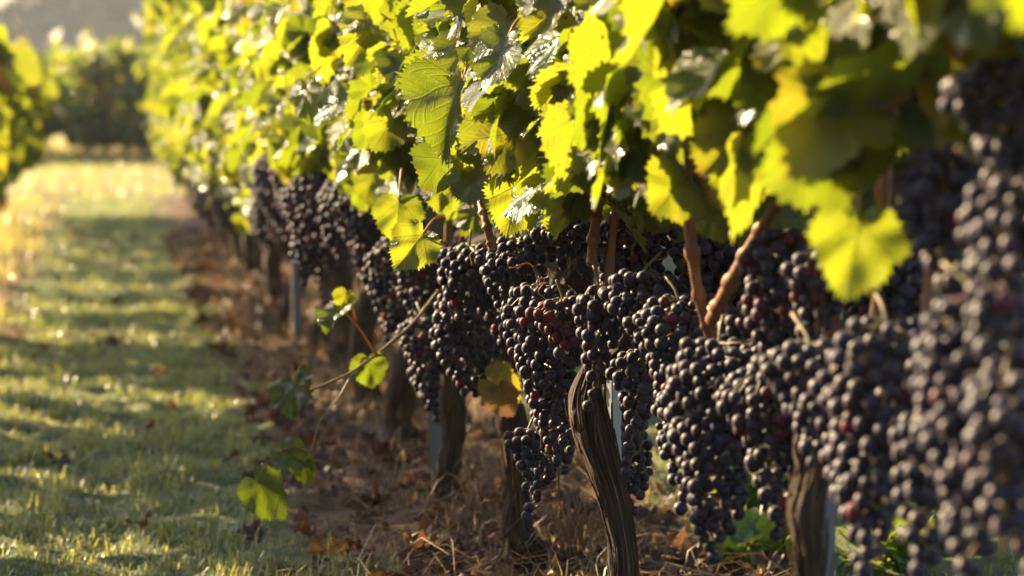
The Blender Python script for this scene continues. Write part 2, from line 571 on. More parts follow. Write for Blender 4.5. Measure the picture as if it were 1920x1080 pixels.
def leaf_tones(m, rng, yellow=0.06):
    t = rng.random((m, 3))
    hue = rng.beta(2.6, 1.35, m) * 0.84
    y = rng.random(m)
    hue = np.where(y < yellow, 0.84 + 0.16 * rng.random(m) ** 3.2, hue)
    t[:, 0] = hue
    t[:, 2] = np.where(rng.random(m) < 0.13, rng.uniform(0.3, 0.8, m), rng.uniform(0, 0.15, m))
    return t


def canopy(m, rng, length, z0, z1, half_front, half_back, size=(0.036, 0.078), droop=0.05):
    """Leaf positions, tips and normals of one vine's wall of leaves, x = 0 on the row's middle, y along the row."""
    y = rng.uniform(-length / 2, length / 2, m)
    zz = rng.random(m)
    low = z0 + droop * (np.sin(y * 9 + rng.uniform(0, 6)) + np.sin(y * 23 + 1)) * 0.6
    z = low + (z1 - low) * zz + rng.normal(0, 0.015, m)
    side = np.where(rng.random(m) < 0.5, -1.0, 1.0)
    prof = np.clip(np.minimum((zz + 0.16) * 4.0, (1.06 - zz) * 5.0), 0.25, 1.0)
    bulge = 1 + 0.22 * np.sin(y * 7.3 + z * 9 + 1.3) + 0.18 * np.sin(y * 17 - z * 13)
    half = np.where(side < 0, half_front, half_back) * prof * bulge
    x = side * half * rng.uniform(0.0, 1.08, m) ** 0.6
    pos = np.stack([x, y, z], -1)
    stray = rng.random(m) < 0.09
    x = np.where(stray, x * rng.uniform(1.0, 1.45, m), x)
    shoot_at = np.round(y / 0.13) * 0.13 + rng.normal(0, 0.012, m)
    up = stray & (zz > 0.6)
    y = np.where(up, shoot_at, y)
    z = np.where(up, z + rng.random(m) * 0.2, z)
    pos = np.stack([x, y, z], -1)
    nrm = np.stack([side * rng.uniform(0.1, 1.0, m), rng.normal(-0.3, 0.85, m), rng.uniform(-0.1, 0.9, m)], -1) + SUN * rng.uniform(0, 0.8, (m, 1)) * 0.6
    tip = np.stack([side * rng.uniform(-0.1, 0.9, m), rng.normal(0, 0.55, m), -rng.uniform(0.25, 1.1, m)], -1)
    sz = rng.uniform(size[0], size[1], m) * np.where(rng.random(m) < 0.2, 0.65, 1.0)
    return pos, tip, nrm, sz


# ------------------------------------------------------------------ wood
def bark_rough(seed, amp=0.26, fine=0.10):
    def f(path, ang):
        out = np.ones((len(path), len(ang)))
        ln = np.concatenate([[0], np.cumsum(np.linalg.norm(np.diff(path, axis=0), axis=1))])
        rb_ = np.random.default_rng(int(seed) + 77)
        burls = [(rb_.uniform(0, ln[-1]), rb_.uniform(0, 6.28), rb_.uniform(0.15, 0.5), rb_.uniform(0.010, 0.026)) for _ in range(9)]
        for i, l in enumerate(ln):
            for j, a in enumerate(ang):
                ca, sa = math.cos(a), math.sin(a)
                tw = a + l * 3.0
                n1 = mnoise.noise(Vector((ca * 1.3 + seed, sa * 1.3, l * 17)))
                n2 = 1 - abs(mnoise.noise(Vector((math.cos(tw) * 4.5 + seed * 2, math.sin(tw) * 4.5, l * 9)))) * 2
                n3 = mnoise.noise(Vector((math.cos(tw) * 11 + seed, math.sin(tw) * 11, l * 16)))
                out[i, j] = 1 + amp * n1 + fine * n2 + 0.09 * n3 + sum(h_ * math.exp(-((l - l0) / w_) ** 2 - ((math.remainder(a - a1, 6.2832)) / 0.7) ** 2) for l0, a1, h_, w_ in burls)
        return out
    return f


def trunk_part(rows, parent, seed, hero=False, name="trunk"):
    """rows: (x, y, z, r) local to the vine."""
    r_ = np.asarray(rows, float)
    n, sides = (110, 56) if hero else (26, 14)
    p = spline(r_, n)
    b = Build()
    b.tube(p[:, :3], p[:, 3], sides, rough=bark_rough(seed, 0.30, 0.17 if hero else 0.10))
    o = b.build(name, M['bark'], parent)
    if hero:       # loose strips of bark peeling along the stem
        s = Build()
        rng = np.random.default_rng(seed + 5)
        for _ in range(70):
            i = rng.integers(4, n - 24)
            k = rng.integers(9, 22)
            a = rng.uniform(0, 6.28)
            seg = p[i:i + k]
            lift = np.linspace(0, rng.uniform(0.0, 0.009), k) ** 1.0
            rad = seg[:, 3] * 1.06 + lift
            path = seg[:, :3] + np.stack([np.cos(a + np.linspace(0, 0.3, k)) * rad, np.sin(a + np.linspace(0, 0.3, k)) * rad, np.zeros(k)], -1)
            s.tube(path, np.linspace(0.0016, 0.0005, k), 4, tone=rng.random())
        s.build("bark_strips", M['bark'], o)
    return o


def cane_part(pts, radius, parent, name="cane", mat='cane', sides=9, n=22, nodes=True):
    p = spline(np.asarray(pts, float), n)
    t = np.linspace(0, 1, n)
    r_ = radius * (1 - 0.35 * t)
    if nodes:
        r_ = r_ * (1 + 0.42 * (np.abs(((t * 5) % 1) - 0.5) < 0.09))
    b = Build()
    b.tube(p, r_, sides, tone=random.random())
    return b.build(name, M[mat], parent)


# ------------------------------------------------------------------ grape bunches
def sphere_mesh(name, sub, mat):
    bm = bmesh.new()
    bmesh.ops.create_icosphere(bm, subdivisions=sub, radius=1.0)
    for f in bm.faces:
        f.smooth = True
    me = bpy.data.meshes.new(name)
    bm.to_mesh(me)
    bm.free()
    me.materials.append(mat)
    return me


ICO_HI = sphere_mesh("berry", 4, M['berry'])
_ico = {s: sphere_mesh("ico", s, M['berry']) for s in (2, 3)}


def ico_arrays(s):
    me = _ico[s]
    v = np.zeros(len(me.vertices) * 3)
    me.vertices.foreach_get("co", v)
    return v.reshape(-1, 3), np.array([tuple(p.vertices) for p in me.polygons])


ICO2, ICO3 = ico_arrays(2), ico_arrays(3)


def bunch_points(L, W, dia, rng, wings=True):
    """Berry centres (z from 0 down to -L), packed over a lumpy tapering bunch."""
    pts = np.zeros((0, 3))
    lump = rng.uniform(0, 6.28, 4)
    wing = rng.uniform(0, 6.28)
    for shell, tries in ((1.0, 2600), (0.62, 900)):
        t = rng.random(tries) ** 0.9
        ph = rng.uniform(0, 2 * np.pi, tries)
        Rt = (W / 2) * np.clip(np.minimum(0.6 + 2.4 * t, 1.0), 0, 1) * 1.08 * np.clip(1.06 - t ** 1.7, 0, 1) ** 0.75
        Rt = Rt * (1 + 0.16 * np.sin(2 * ph + lump[0] + 5 * t) + 0.13 * np.sin(9 * t + lump[1]) * np.cos(ph + lump[2]))
        if wings:
            Rt = Rt * (1 + 0.35 * np.exp(-((t - 0.15) / 0.14) ** 2) * np.maximum(0, np.cos(ph - wing)))
        rr = np.maximum(Rt - dia / 2, 0.0015) * shell * rng.uniform(0.84, 1.0 + 0.16 * rng.random(), tries)
        c = np.stack([rr * np.cos(ph), rr * np.sin(ph), -t * L], -1)
        for q in c:
            if len(pts) == 0 or ((pts - q) ** 2).sum(1).min() > (0.89 * dia) ** 2:
                pts = np.vstack([pts, q])
    bend = rng.normal(0, 0.12, 2)
    pts[:, 0] += bend[0] * pts[:, 2] ** 2 / L
    pts[:, 1] += bend[1] * pts[:, 2] ** 2 / L
    return pts


def berry_mass(name, pts, dia, rng, ico, red):
    V0, F0 = ico
    m, k = len(pts), len(V0)
    s = dia / 2 * rng.uniform(0.86, 1.06, m)
    V = pts[:, None, :] + V0[None] * s[:, None, None]
    F = (F0[None] + (np.arange(m) * k)[:, None, None]).reshape(-1, 3)
    tn = np.where(rng.random(m) < red, rng.uniform(0.84, 1.0, m), rng.uniform(0, 0.84, m))
    return mesh(name, V.reshape(-1, 3), [F], M['berry'], tone=np.repeat(tn, k)[:, None])


def stalk_part(pts, L, rng, parent):
    b = Build()
    top = np.array((rng.normal(0, 0.012), rng.normal(0, 0.012) + 0.01, 0.022))
    main = spline([tuple(top), (0, 0, 0.0), (0, 0, -L * 0.4), (0, 0, -L * 0.85)], 14)
    b.tube(main, np.linspace(0.0017, 0.001, 14), 6)
    sel = rng.permutation(len(pts))[:min(60, len(pts))]
    for i in sel:
        p = pts[i]
        z = min(p[2] + 0.022, 0.0)
        b.tube(np.array([(0, 0, z), (p[0] * 0.6, p[1] * 0.6, (z + p[2]) / 2 + 0.004), tuple(p)]), (0.0011, 0.0009, 0.0007), 4)
    return b.build("stalk", M['stalk'], parent)


def hero_bunch(loc, L, W, label, dia=0.0121, red=0.06, seed=0, group=None):
    rng = np.random.default_rng(1000 + seed)
    root = empty("grape_bunch", loc)
    tag(root, label, "grape bunch", group)
    pts = bunch_points(L, W, dia, rng)
    # the berries one sees best become single parts, the hidden rest one mass
    view = norm(np.array((0, 0, CAM_Z)) - np.asarray(loc))
    out = norm(pts * (1, 1, 0.0))
    score = (pts * view).sum(1) / (W / 2)
    order = np.argsort(-score)
    front = order[:100]
    rest = order[100:]
    for i in front:
        b = link("berry", ICO_HI, root)
        b.location = pts[i]
        s = dia / 2 * (rng.uniform(0.88, 1.07) if rng.random() > 0.12 else rng.uniform(0.62, 0.85))
        b.scale = (s * rng.uniform(0.93, 1.05), s * rng.uniform(0.93, 1.05), s * rng.uniform(0.94, 1.08))
        b["tone"] = float(rng.uniform(0.86, 0.999) if rng.random() < red else rng.uniform(0, 0.84))
    if len(rest):
        tag(link("berry_cluster", berry_mass("berry_cluster", pts[rest], dia, rng, ICO3, red), root), kind="stuff")
    stalk_part(pts, L, rng, root)
    return root


# ------------------------------------------------------------------ ground
def soil_h(x, y):
    """Ground relief: low ridges under the vines, gentle lumps."""
    x, y = np.asarray(x, float), np.asarray(y, float)
    ph = np.abs(((x + 0.03) / 1.06) % 1.0 - 0.5)
    ridge = 0.018 * np.cos(np.pi * np.clip(ph / 0.5, 0, 1)) * 0.5
    near = np.clip((24 - y) / 6, 0, 1)
    lump = 0.012 * np.sin(x * 13 + 2.2 * np.sin(y * 3.1)) * np.sin(y * 9 + 1.7 * np.sin(x * 7)) + 0.006 * np.sin(x * 31 + y * 17) * np.sin(y * 37 - x * 23)
    far = 0.012 * np.clip(y - 45, 0, None)
    return (ridge + lump) * near + np.minimum(far, 3.0) * 0.5


def axis(*segs):
    out = []
    for a, b, n in segs:
        out.extend(np.linspace(a, b, n, endpoint=False))
    return np.array(out + [segs[-1][1]])


gx = axis((-900, -60, 12), (-60, -4, 20), (-4, -0.9, 30), (-0.9, 2.0, 150), (2.0, 6, 20), (6, 60, 20), (60, 900, 12))
gy = axis((-40, 1, 12), (1, 7, 200), (7, 22, 150), (22, 60, 40), (60, 300, 30), (300, 1500, 14))
GX, GY = np.meshgrid(gx, gy)
GZ = soil_h(GX, GY)
nx, ny = len(gx), len(gy)
ii, jj = np.meshgrid(np.arange(nx - 1), np.arange(ny - 1))
a0 = (jj * nx + ii).ravel()
tag(link("ground", mesh("ground", np.stack([GX, GY, GZ], -1).reshape(-1, 3),
                        [np.stack([a0, a0 + 1, a0 + nx + 1, a0 + nx], -1)], M['ground'])), kind="structure")


# ------------------------------------------------------------------ grass, straw, dead leaves (nobody could count them)
def blades(name, base, length, width, lean, rng, mat, tone, kinds="stuff"):
    m = len(base)
    az = rng.uniform(0, 2 * np.pi, m)
    d = np.stack([np.cos(az), np.sin(az), np.zeros(m)], -1)
    sd = np.stack([-np.sin(az), np.cos(az), np.zeros(m)], -1)
    z = np.array((0, 0, 1.0))
    L = length[:, None]
    le = lean[:, None]
    p0 = base
    p1 = base + (z * 0.55 + d * le * 0.22) * L
    p2 = base + (z * np.clip(0.98 - 0.45 * le, 0.05, 1) + d * le * 0.75) * L
    w_ = width[:, None]
    V = np.stack([p0 - sd * w_, p0 + sd * w_, p1 - sd * w_ * 0.8, p1 + sd * w_ * 0.8, p2], 1).reshape(-1, 3)
    o = (np.arange(m) * 5)[:, None]
    q = np.array((0, 1, 3, 2))[None] + o
    t = np.array((2, 3, 4))[None] + o
    return tag(link(name, mesh(name, V, [q, t], M[mat], tone=np.repeat(tone, 5, axis=0))), kind=kinds)


def sward_points(n, x0, x1, y0, y1, rng, power=1.0):
    y = y0 + (y1 - y0) * rng.random(n) ** power
    x = rng.uniform(x0 - 0.08, x1 + 0.08, n)
    edge = np.minimum(x - x0, x1 - x) + 0.05 * np.sin(y * 5.1 + 1.0) + 0.04 * np.sin(y * 13.7)
    patch = np.sin(x * 19 + 3 * np.sin(y * 4)) * np.sin(y * 11 + 2 * np.sin(x * 9))
    keep = rng.random(n) < np.clip(0.35 + edge / 0.10, 0.02, 1.0) * np.clip(0.75 + 0.5 * patch, 0.25, 1)
    x, y = x[keep], y[keep]
    return np.stack([x, y, soil_h(x, y) - 0.003], -1)


rg = np.random.default_rng(3)
gp = [sward_points(70000, -0.28, 0.29, 3.3, 9.0, rg, 1.25), sward_points(26000, -0.25, 0.29, 9.0, 20.0, rg, 1.2),
      sward_points(16000, 0.86, 1.36, 2.2, 9.0, rg, 1.2), sward_points(6000, -1.35, -0.85, 4.0, 19.0, rg)]
gb = np.vstack(gp)
ng = len(gb)
tall = rg.random(ng)
glen = rg.uniform(0.012, 0.042, ng) * np.clip(0.9 + 0.55 * np.sin(gb[:, 0] * 23 + 2.5 * np.sin(gb[:, 1] * 6.1)) * np.sin(gb[:, 1] * 9.7 + 2 * np.sin(gb[:, 0] * 13)), 0.35, 1.6) * np.where(tall > 0.965, 1.9, 1.0) * (1 + 0.3 * np.sin(gb[:, 0] * 17) * np.sin(gb[:, 1] * 8))
gt = np.stack([np.where(rg.random(ng) < 0.07, rg.uniform(0.85, 1, ng), rg.beta(2, 2.5, ng) * 0.85), rg.random(ng), rg.random(ng)], -1)
blades("grass", gb, glen, rg.uniform(0.0005, 0.0012, ng) * (1 + gb[:, 1] * 0.05), rg.uniform(0.3, 1.7, ng), rg, 'grass', gt)

hx, hy = rg.uniform(-4.5, 3.5, 14000), 19.0 + 13 * rg.random(14000) ** 0.9
hb = np.stack([hx, hy, soil_h(hx, hy) - 0.004], -1)
ht = np.stack([np.where(rg.random(14000) < 0.35, rg.uniform(0.85, 1, 14000), rg.uniform(0.3, 0.85, 14000)), rg.random(14000), rg.random(14000)], -1)
blades("headland_grass", hb, rg.uniform(0.04, 0.13, 14000), rg.uniform(0.002, 0.004, 14000), rg.uniform(0.1, 0.9, 14000), rg, 'grass', ht)


tx_, ty_ = rg.uniform(-2.2, 1.6, 5000), rg.uniform(28.8, 46.0, 5000)
tb = np.stack([tx_, ty_, soil_h(tx_, ty_) - 0.004], -1)
tt = np.stack([rg.uniform(0.8, 1.0, 5000), rg.random(5000) * 0.3, rg.random(5000)], -1)
blades("tall_dry_grass", tb, rg.uniform(0.08, 0.26, 5000), rg.uniform(0.003, 0.006, 5000), rg.uniform(0.1, 0.9, 5000), rg, 'grass', tt)


nw_ = 5200
wx_, wy_ = rg.normal(-0.47, 0.09, nw_), 6.0 + 12.5 * rg.random(nw_)
wk_ = np.sin(wy_ * 3.1) + np.sin(wy_ * 7.7 + 1) > -0.3
wb = np.stack([wx_, wy_, soil_h(wx_, wy_) - 0.003], -1)[wk_]
wt = np.stack([rg.uniform(0.7, 1.0, len(wb)), rg.random(len(wb)) * 0.2, rg.random(len(wb))], -1)
blades("rough_grass", wb, rg.uniform(0.03, 0.13, len(wb)), rg.uniform(0.0015, 0.003, len(wb)), rg.uniform(0.2, 1.3, len(wb)), rg, 'grass', wt)


def strip_x(n, rng, x0=0.29, x1=0.88):
    return rng.uniform(x0, x1, n)


def litter(name, n, y0, y1, rng, power=1.3):
    """Flat lying straw: thin bent 3-sided stems."""
    y = y0 + (y1 - y0) * rng.random(n) ** power
    x = np.where(rng.random(n) < 0.9, strip_x(n, rng), rng.uniform(-0.9, -0.36, n))
    z = soil_h(x, y) + rng.uniform(0.001, 0.014, n)
    az = rng.uniform(0, 6.28, n)
    L = rng.uniform(0.03, 0.13, n)
    d = np.stack([np.cos(az), np.sin(az), rng.normal(0.05, 0.16, n)], -1)
    sd = np.stack([-np.sin(az), np.cos(az), np.zeros(n)], -1)
    p0 = np.stack([x, y, z], -1)
    bow = rng.normal(0, 0.18, (n, 1))
    rows = []
    up = np.array((0, 0, 1.0))
    for f in (0, 0.5, 1.0):
        c = p0 + d * (L[:, None] * f) + sd * bow * L[:, None] * f * f + up * (L * 0.18 * math.sin(math.pi * f))[:, None]
        wd = (rng.uniform(0.0004, 0.0012, n) * (1.1 - 0.5 * f))[:, None]
        rows += [c - sd * wd, c + sd * wd, c + up * wd * 1.2]
    V = np.stack(rows, 1).reshape(-1, 3)
    q = []
    for i in range(2):
        for j in range(3):
            q.append((i * 3 + j, i * 3 + (j + 1) % 3, i * 3 + 3 + (j + 1) % 3, i * 3 + 3 + j))
    q = (np.array(q)[None] + (np.arange(n) * 9)[:, None, None]).reshape(-1, 4)
    return tag(link(name, mesh(name, V, [q], M['straw'], tone=np.repeat(rng.random(n) ** 1.6, 9)[:, None])), kind="stuff")


litter("dry_straw", 7000, 2.0, 13.0, np.random.default_rng(4))

# standing dry stems under the vines
rs = np.random.default_rng(5)
n = 3800
yy = 2.2 + 10 * rs.random(n) ** 1.3
xx = 0.6 + rs.normal(0, 0.13, n)
db = np.stack([xx, yy, soil_h(xx, yy) - 0.002], -1)
blades("dry_grass", db, rs.uniform(0.02, 0.085, n), rs.uniform(0.0008, 0.002, n), rs.uniform(0.3, 1.3, n), rs, 'straw', (rs.random(n) ** 1.5)[:, None])


def fallen(name, n, rng):
    y = 2.2 + 12 * rng.random(n) ** 1.3
    x = np.where(rng.random(n) < 0.955, strip_x(n, rng, 0.26, 0.9), rng.uniform(-0.3, 0.26, n))
    pos = np.stack([x, y, soil_h(x, y) + rng.uniform(0.004, 0.02, n)], -1)
    nrm = np.stack([rng.normal(0, 0.5, n), rng.normal(0, 0.5, n), np.ones(n)], -1)
    az = rng.uniform(0, 6.28, n)
    tip = np.stack([np.cos(az), np.sin(az), rng.normal(0, 0.2, n)], -1)
    W, f3, f4, uv, tn = leaf_arrays(T_FAR, pos, tip, nrm, rng.uniform(0.018, 0.045, n), rng, np.stack([rng.random(n) ** 1.8 * 0.9] * 3, -1),
                                    fold=0.5, ripple=0.16)
    return tag(link(name, mesh(name, W, [f3, f4], M['dead'], uv=uv, tone=tn)), kind="stuff")


fallen("fallen_leaves", 1500, np.random.default_rng(6))


# ------------------------------------------------------------------ the vines of the row in front
ROW_X = 0.5


def vine_root(x, y, label, group=None):
    r_ = empty("grapevine", (x, y, 0))
    return tag(r_, label, "grapevine", group)


def upright_canes(root, rng, n, z0, z1, half, length):
    for _ in range(n):
        y = rng.uniform(-length / 2, length / 2)
        x = rng.uniform(0, half) * 0.9 + 0.02
        cane_part([(x * 0.3, y * 0.8, z0 - 0.06), (x * 0.6, y * 0.9 + rng.normal(0, 0.02), z0 + 0.12), (x, y + rng.normal(0, 0.04), (z0 + z1) / 2),
                   (x + rng.normal(0, 0.04), y + rng.normal(0, 0.06), z1)], rng.uniform(0.0032, 0.0055), root)


# (y on the row, trunk rows in vine-local x,y,z,r, hero, label)
def px_rows(rows, d, origin):
    out = []
    for px, py, wpx in rows:
        p = at(px, py, d) - np.asarray(origin)
        out.append((p[0], p[1], p[2], wpx / 2 / FPX * d * 0.62))
    return out


near_specs = [
    # y, foliage length, half front, half back, leaves, label
    (1.46, 0.75, 0.05, 0.17, 1250, "vine whose leaves hang over the biggest blurred grapes at the near end of the row"),
    (2.26, 0.85, 0.07, 0.17, 900, "vine with the dark blurred trunk beside a thin pole, among big out-of-focus grapes"),
    (3.08, 0.85, 0.11, 0.18, 1600, "vine with the sharp, rough-barked trunk topped by a cut knob"),
    (3.92, 0.82, 0.13, 0.18, 1600, "vine with the crooked trunk bent at its foot, a withered leaf on top"),
    (4.55, 0.70, 0.14, 0.18, 1400, "vine whose stout dark trunk stands against a pale grey stake"),
    (5.20, 0.70, 0.15, 0.18, 1150, "vine with a slim straight trunk just beyond the pale grey stake"),
    (5.78, 0.66, 0.15, 0.18, 1150, "vine with a soft dark trunk behind the trailing leafy shoot"),
]
VINES = []
for i, (vy, flen, hf, hb_, nl, lab) in enumerate(near_specs):
    rng = np.random.default_rng(50 + i)
    vx = {0: 0.52, 1: 0.55, 2: 0.5, 3: 0.56, 4: 0.49}.get(i, 0.5)
    root = vine_root(vx, vy, lab)
    o = (vx, vy, 0.0)
    if i == 2:
        rows = px_rows([(1190, 1345, 130), (1180, 1240, 100), (1172, 1120, 80), (1170, 1040, 70), (1152, 940, 80), (1126, 860, 98), (1108, 790, 104),
                        (1102, 740, 86), (1110, 690, 50), (1114, 640, 38), (1112, 590, 34), (1098, 550, 36), (1086, 525, 44), (1078, 512, 34), (1072, 505, 14)], 3.1, o)
        trunk_part(rows, root, 2, hero=True)
    elif i == 3:
        rows = px_rows([(1110, 1105, 120), (1068, 1080, 104), (1012, 1052, 92), (978, 1005, 76), (970, 930, 62), (965, 860, 64), (958, 790, 76), (945, 730, 66), (955, 650, 50)], 3.95, o)
        trunk_part(rows, root, 7, hero=True)
    elif i == 4:
        rows = px_rows([(832, 985, 66), (830, 940, 58), (842, 870, 56), (852, 800, 60), (848, 735, 66), (842, 660, 50)], 4.5, o)
        trunk_part(rows, root, 9, hero=True)
    elif i == 1:
        rows = px_rows([(1515, 1640, 130), (1508, 1300, 100), (1518, 1080, 86), (1512, 960, 88), (1524, 860, 84), (1515, 740, 80)], 2.3, o)
        trunk_part(rows, root, 12, hero=True)
    else:
        trunk_part([(0.01, 0, -0.02, 0.034), (0, 0, 0.06, 0.026), (rng.normal(0, 0.012), rng.normal(0, 0.02), 0.17, 0.024),
                    (rng.normal(0, 0.012), rng.normal(0, 0.02), 0.29, 0.028), (0, 0, 0.36, 0.018)], root, 20 + i)
    # the two arms tied down along the wire
    b0 = Vector((0, 0, 0.34))
    for sgn in (-1, 1):
        cane_part([(0.01, 0, 0.33), (0.05, sgn * 0.08, 0.40), (0.08, sgn * 0.22, 0.425), (0.08, sgn * 0.34, 0.42)], 0.008, root, "arm", 'bark', nodes=True)
    z0 = {0: 0.70, 1: 0.60, 2: 0.55, 3: 0.54, 4: 0.53, 5: 0.52}.get(i, 0.50)
    pos, tip, nrm, sz = canopy(nl, rng, flen, z0, 1.25 if i > 2 else 1.05, hf, hb_, droop=0.05, size=(0.030, 0.064) if i >= 2 else (0.034, 0.072))
    link("foliage", foliage_mesh("foliage", T_NEAR, pos + (ROW_X - vx, 0, 0), tip, nrm, sz, rng, leaf_tones(nl, rng, 0.025), True), root)
    upright_canes(root, rng, 1 if i == 2 else 3, 0.46, 1.2, 0.1, flen)
    VINES.append(root)


# single leaves that stand out (part "leaf" of the vine they grow on)
def hero_leaf(vine, px, py, d, len_px, ang, yaw=0.0, pitch=0.0, tone=(0.5, 0.5, 0.1), fold=0.25, curl=0.2, label=None, seed=0, petiole_to=None, name="leaf"):
    """(px, py): the leaf's notch; ang: direction of the tip in the picture, 0 = down, 90 = to the east; yaw, pitch: turn of the blade away from the viewer."""
    rng = np.random.default_rng(int(px * 7 + py))
    a = R(ang)
    tip = -UP * math.cos(a) + RIGHT * math.sin(a)
    nrm = -FWD
    nrm = nrm * math.cos(R(yaw)) + RIGHT * math.sin(R(yaw))
    nrm = nrm + UP * math.tan(R(pitch))
    # lay the tip in the blade's plane
    nrm = nrm / np.linalg.norm(nrm)
    tip = tip - nrm * float(tip @ nrm)
    p = at(px, py, d)
    o = np.array(vine.location)
    size = np.array([len_px / FPX * d / 1.06])
    W, f3, f4, uv, tn = leaf_arrays(T_HERO, (p - o)[None], tip[None], nrm[None], size, rng, np.array([tone]), fold=fold, curl=curl, ripple=0.06)
    lf = link(name, mesh(name, W, [f3, f4], M['leaf'], uv=uv, tone=tn), vine)
    if label:
        lf["label"] = label
    q = at(*petiole_to) if petiole_to else p - tip * size[0] * 0.5 + FWD * 0.03 + UP * 0.015
    b = Build()
    mid = (p + q) / 2 + UP * 0.006
    b.tube(spline([p - o, mid - o, q - o], 10), np.linspace(0.0012, 0.0018, 10), 6)
    b.build("petiole", M['petiole'], lf)
    return lf


V1, V2, V3, V4 = VINES[1], VINES[2], VINES[3], VINES[4]
hero_leaf(V2, 868, 150, 3.12, 175, -12, yaw=-38, pitch=25, tone=(0.35, 0.5, 0.1), fold=0.55, curl=0.5, label="large folded leaf with a dull grey upper half")
hero_leaf(V2, 1150, 190, 2.98, 215, 12, yaw=25, pitch=-10, tone=(0.1, 0.4, 0.1), fold=0.15, curl=0.1, label="large dark leaf lying in shade")
hero_leaf(V2, 1110, 205, 2.85, 150, -28, yaw=6, pitch=20, tone=(0.65, 0.5, 0.1), fold=0.3)
hero_leaf(V2, 975, 345, 3.1, 110, -15, yaw=8, pitch=10, tone=(0.72, 0.5, 0.3), fold=0.2)
hero_leaf(V2, 1085, 325, 3.05, 100, 5, yaw=7, pitch=15, tone=(0.7, 0.5, 0.1), fold=0.15)
hero_leaf(V3, 792, 440, 3.4, 90, -38, yaw=3, pitch=5, tone=(0.74, 0.5, 0.1), fold=0.5, label="bright yellow-green leaf hanging alone in front of the grapes", petiole_to=(832, 404, 3.6))
hero_leaf(V3, 748, 378, 3.7, 85, -5, yaw=5, pitch=0, tone=(0.6, 0.5, 0.1), fold=0.35)
hero_leaf(V2, 890, 320, 3.2, 90, 10, yaw=-30, pitch=40, tone=(0.4, 0.5, 0.1), fold=0.4)
hero_leaf(V3, 825, 5, 3.4, 85, -10, yaw=-20, pitch=10, tone=(0.45, 0.5, 0.1), fold=0.3)
hero_leaf(V1, 1610, 410, 2.0, 167, -10, yaw=8, pitch=8, tone=(0.6, 0.5, 0.2), fold=0.2, curl=0.1, label="big blurred yellow-green leaf lit from behind")
hero_leaf(V1, 1540, 205, 2.1, 149, -8, yaw=7, pitch=10, tone=(0.6, 0.5, 0.1), fold=0.2)
hero_leaf(V1, 1395, 240, 2.35, 132, -25, yaw=7, pitch=12, tone=(0.62, 0.5, 0.1), fold=0.2)
hero_leaf(V1, 1372, 325, 2.45, 83, -10, yaw=5, pitch=0, tone=(0.88, 0.5, 0.1), fold=0.3, label="orange-yellow autumn leaf")
hero_leaf(V1, 1440, 50, 2.25, 167, -20, yaw=2, pitch=5, tone=(0.7, 0.5, 0.2), fold=0.3)
hero_leaf(V2, 1290, 50, 2.75, 140, -8, yaw=8, pitch=12, tone=(0.74, 0.5, 0.2), fold=0.15)
hero_leaf(V1, 1640, 150, 2.2, 176, 25, yaw=30, pitch=15, tone=(0.1, 0.5, 0.1), fold=0.15)
hero_leaf(V1, 1790, 40, 1.85, 132, 5, yaw=7, pitch=0, tone=(0.7, 0.5, 0.2), fold=0.25)
hero_leaf(V2, 1215, 300, 2.9, 90, 20, yaw=8, pitch=10, tone=(0.7, 0.5, 0.3), fold=0.2)
hero_leaf(V1, 1660, 330, 2.3, 132, 10, yaw=20, pitch=0, tone=(0.15, 0.5, 0.1), fold=0.2)

for (px, py, d, lp, an, yw, pt, hu, lab) in [(905, 45, 3.1, 90, 15, -20, 15, 0.975, "withered orange-brown leaf"), (935, 95, 3.12, 70, -20, 25, -10, 0.99, None), (880, 100, 3.16, 60, 30, -30, 20, 0.96, None),
                                         (850, -25, 3.1, 70, 60, 0, 30, 1.0, "rusty leaf at the top edge"), (955, 140, 3.1, 55, -5, -10, 10, 0.97, None), (1250, 365, 2.9, 70, -15, -20, 10, 0.7, None),
                                         (1330, 395, 2.75, 70, 25, -20, 10, 0.7, None), (700, 330, 4.2, 60, -20, -20, 10, 0.72, None), (830, 330, 3.4, 75, -10, -25, 15, 0.7, None),
                                         (1010, 395, 3.2, 60, -60, -10, 50, 0.3, None), (1235, 110, 2.85, 110, -15, -5, 12, 0.7, None), (1060, 95, 3.0, 95, 10, -25, 12, 0.65, None)]:
    hero_leaf(V2 if px < 1300 else V1, px, py, d, lp, an, yaw=yw, pitch=pt, tone=(hu, 0.5, 0.3), fold=0.35, curl=0.35, label=lab)

# woody canes in front of the leaves
def px_cane(vine, rows, radius, name="cane", mat='cane', label=None):
    o = np.array(vine.location)
    c = cane_part([at(*r_) - o for r_ in rows], radius, vine, name, mat, sides=14, n=40)
    if label:
        c["label"] = label
    return c


px_cane(V1, [(1284, 255, 2.6), (1290, 400, 2.6), (1308, 540, 2.62), (1332, 640, 2.64)], 0.0062, label="upright red-brown cane")
px_cane(V1, [(1335, 600, 2.62), (1375, 520, 2.54), (1420, 440, 2.46), (1466, 368, 2.4)], 0.0062, label="red-brown cane ending in a clean cut")
px_cane(V1, [(1345, 660, 2.68), (1340, 600, 2.67), (1336, 575, 2.66)], 0.0065)
px_cane(V2, [(1108, 520, 3.12), (1114, 440, 3.12), (1124, 370, 3.12), (1135, 240, 3.15)], 0.0062)
px_cane(V1, [(1680, 490, 2.25), (1655, 380, 2.25), (1630, 250, 2.25), (1622, 150, 2.25)], 0.0055)
px_cane(V1, [(1300, 690, 2.65), (1318, 655, 2.66), (1340, 625, 2.67)], 0.0035, label="short pale side cane")
px_cane(V2, [(925, 470, 3.3), (912, 420, 3.3), (900, 370, 3.32), (893, 250, 3.35)], 0.005)
px_cane(V0 := VINES[0], [(1838, 470, 1.8), (1870, 370, 1.8), (1890, 300, 1.8)], 0.006)
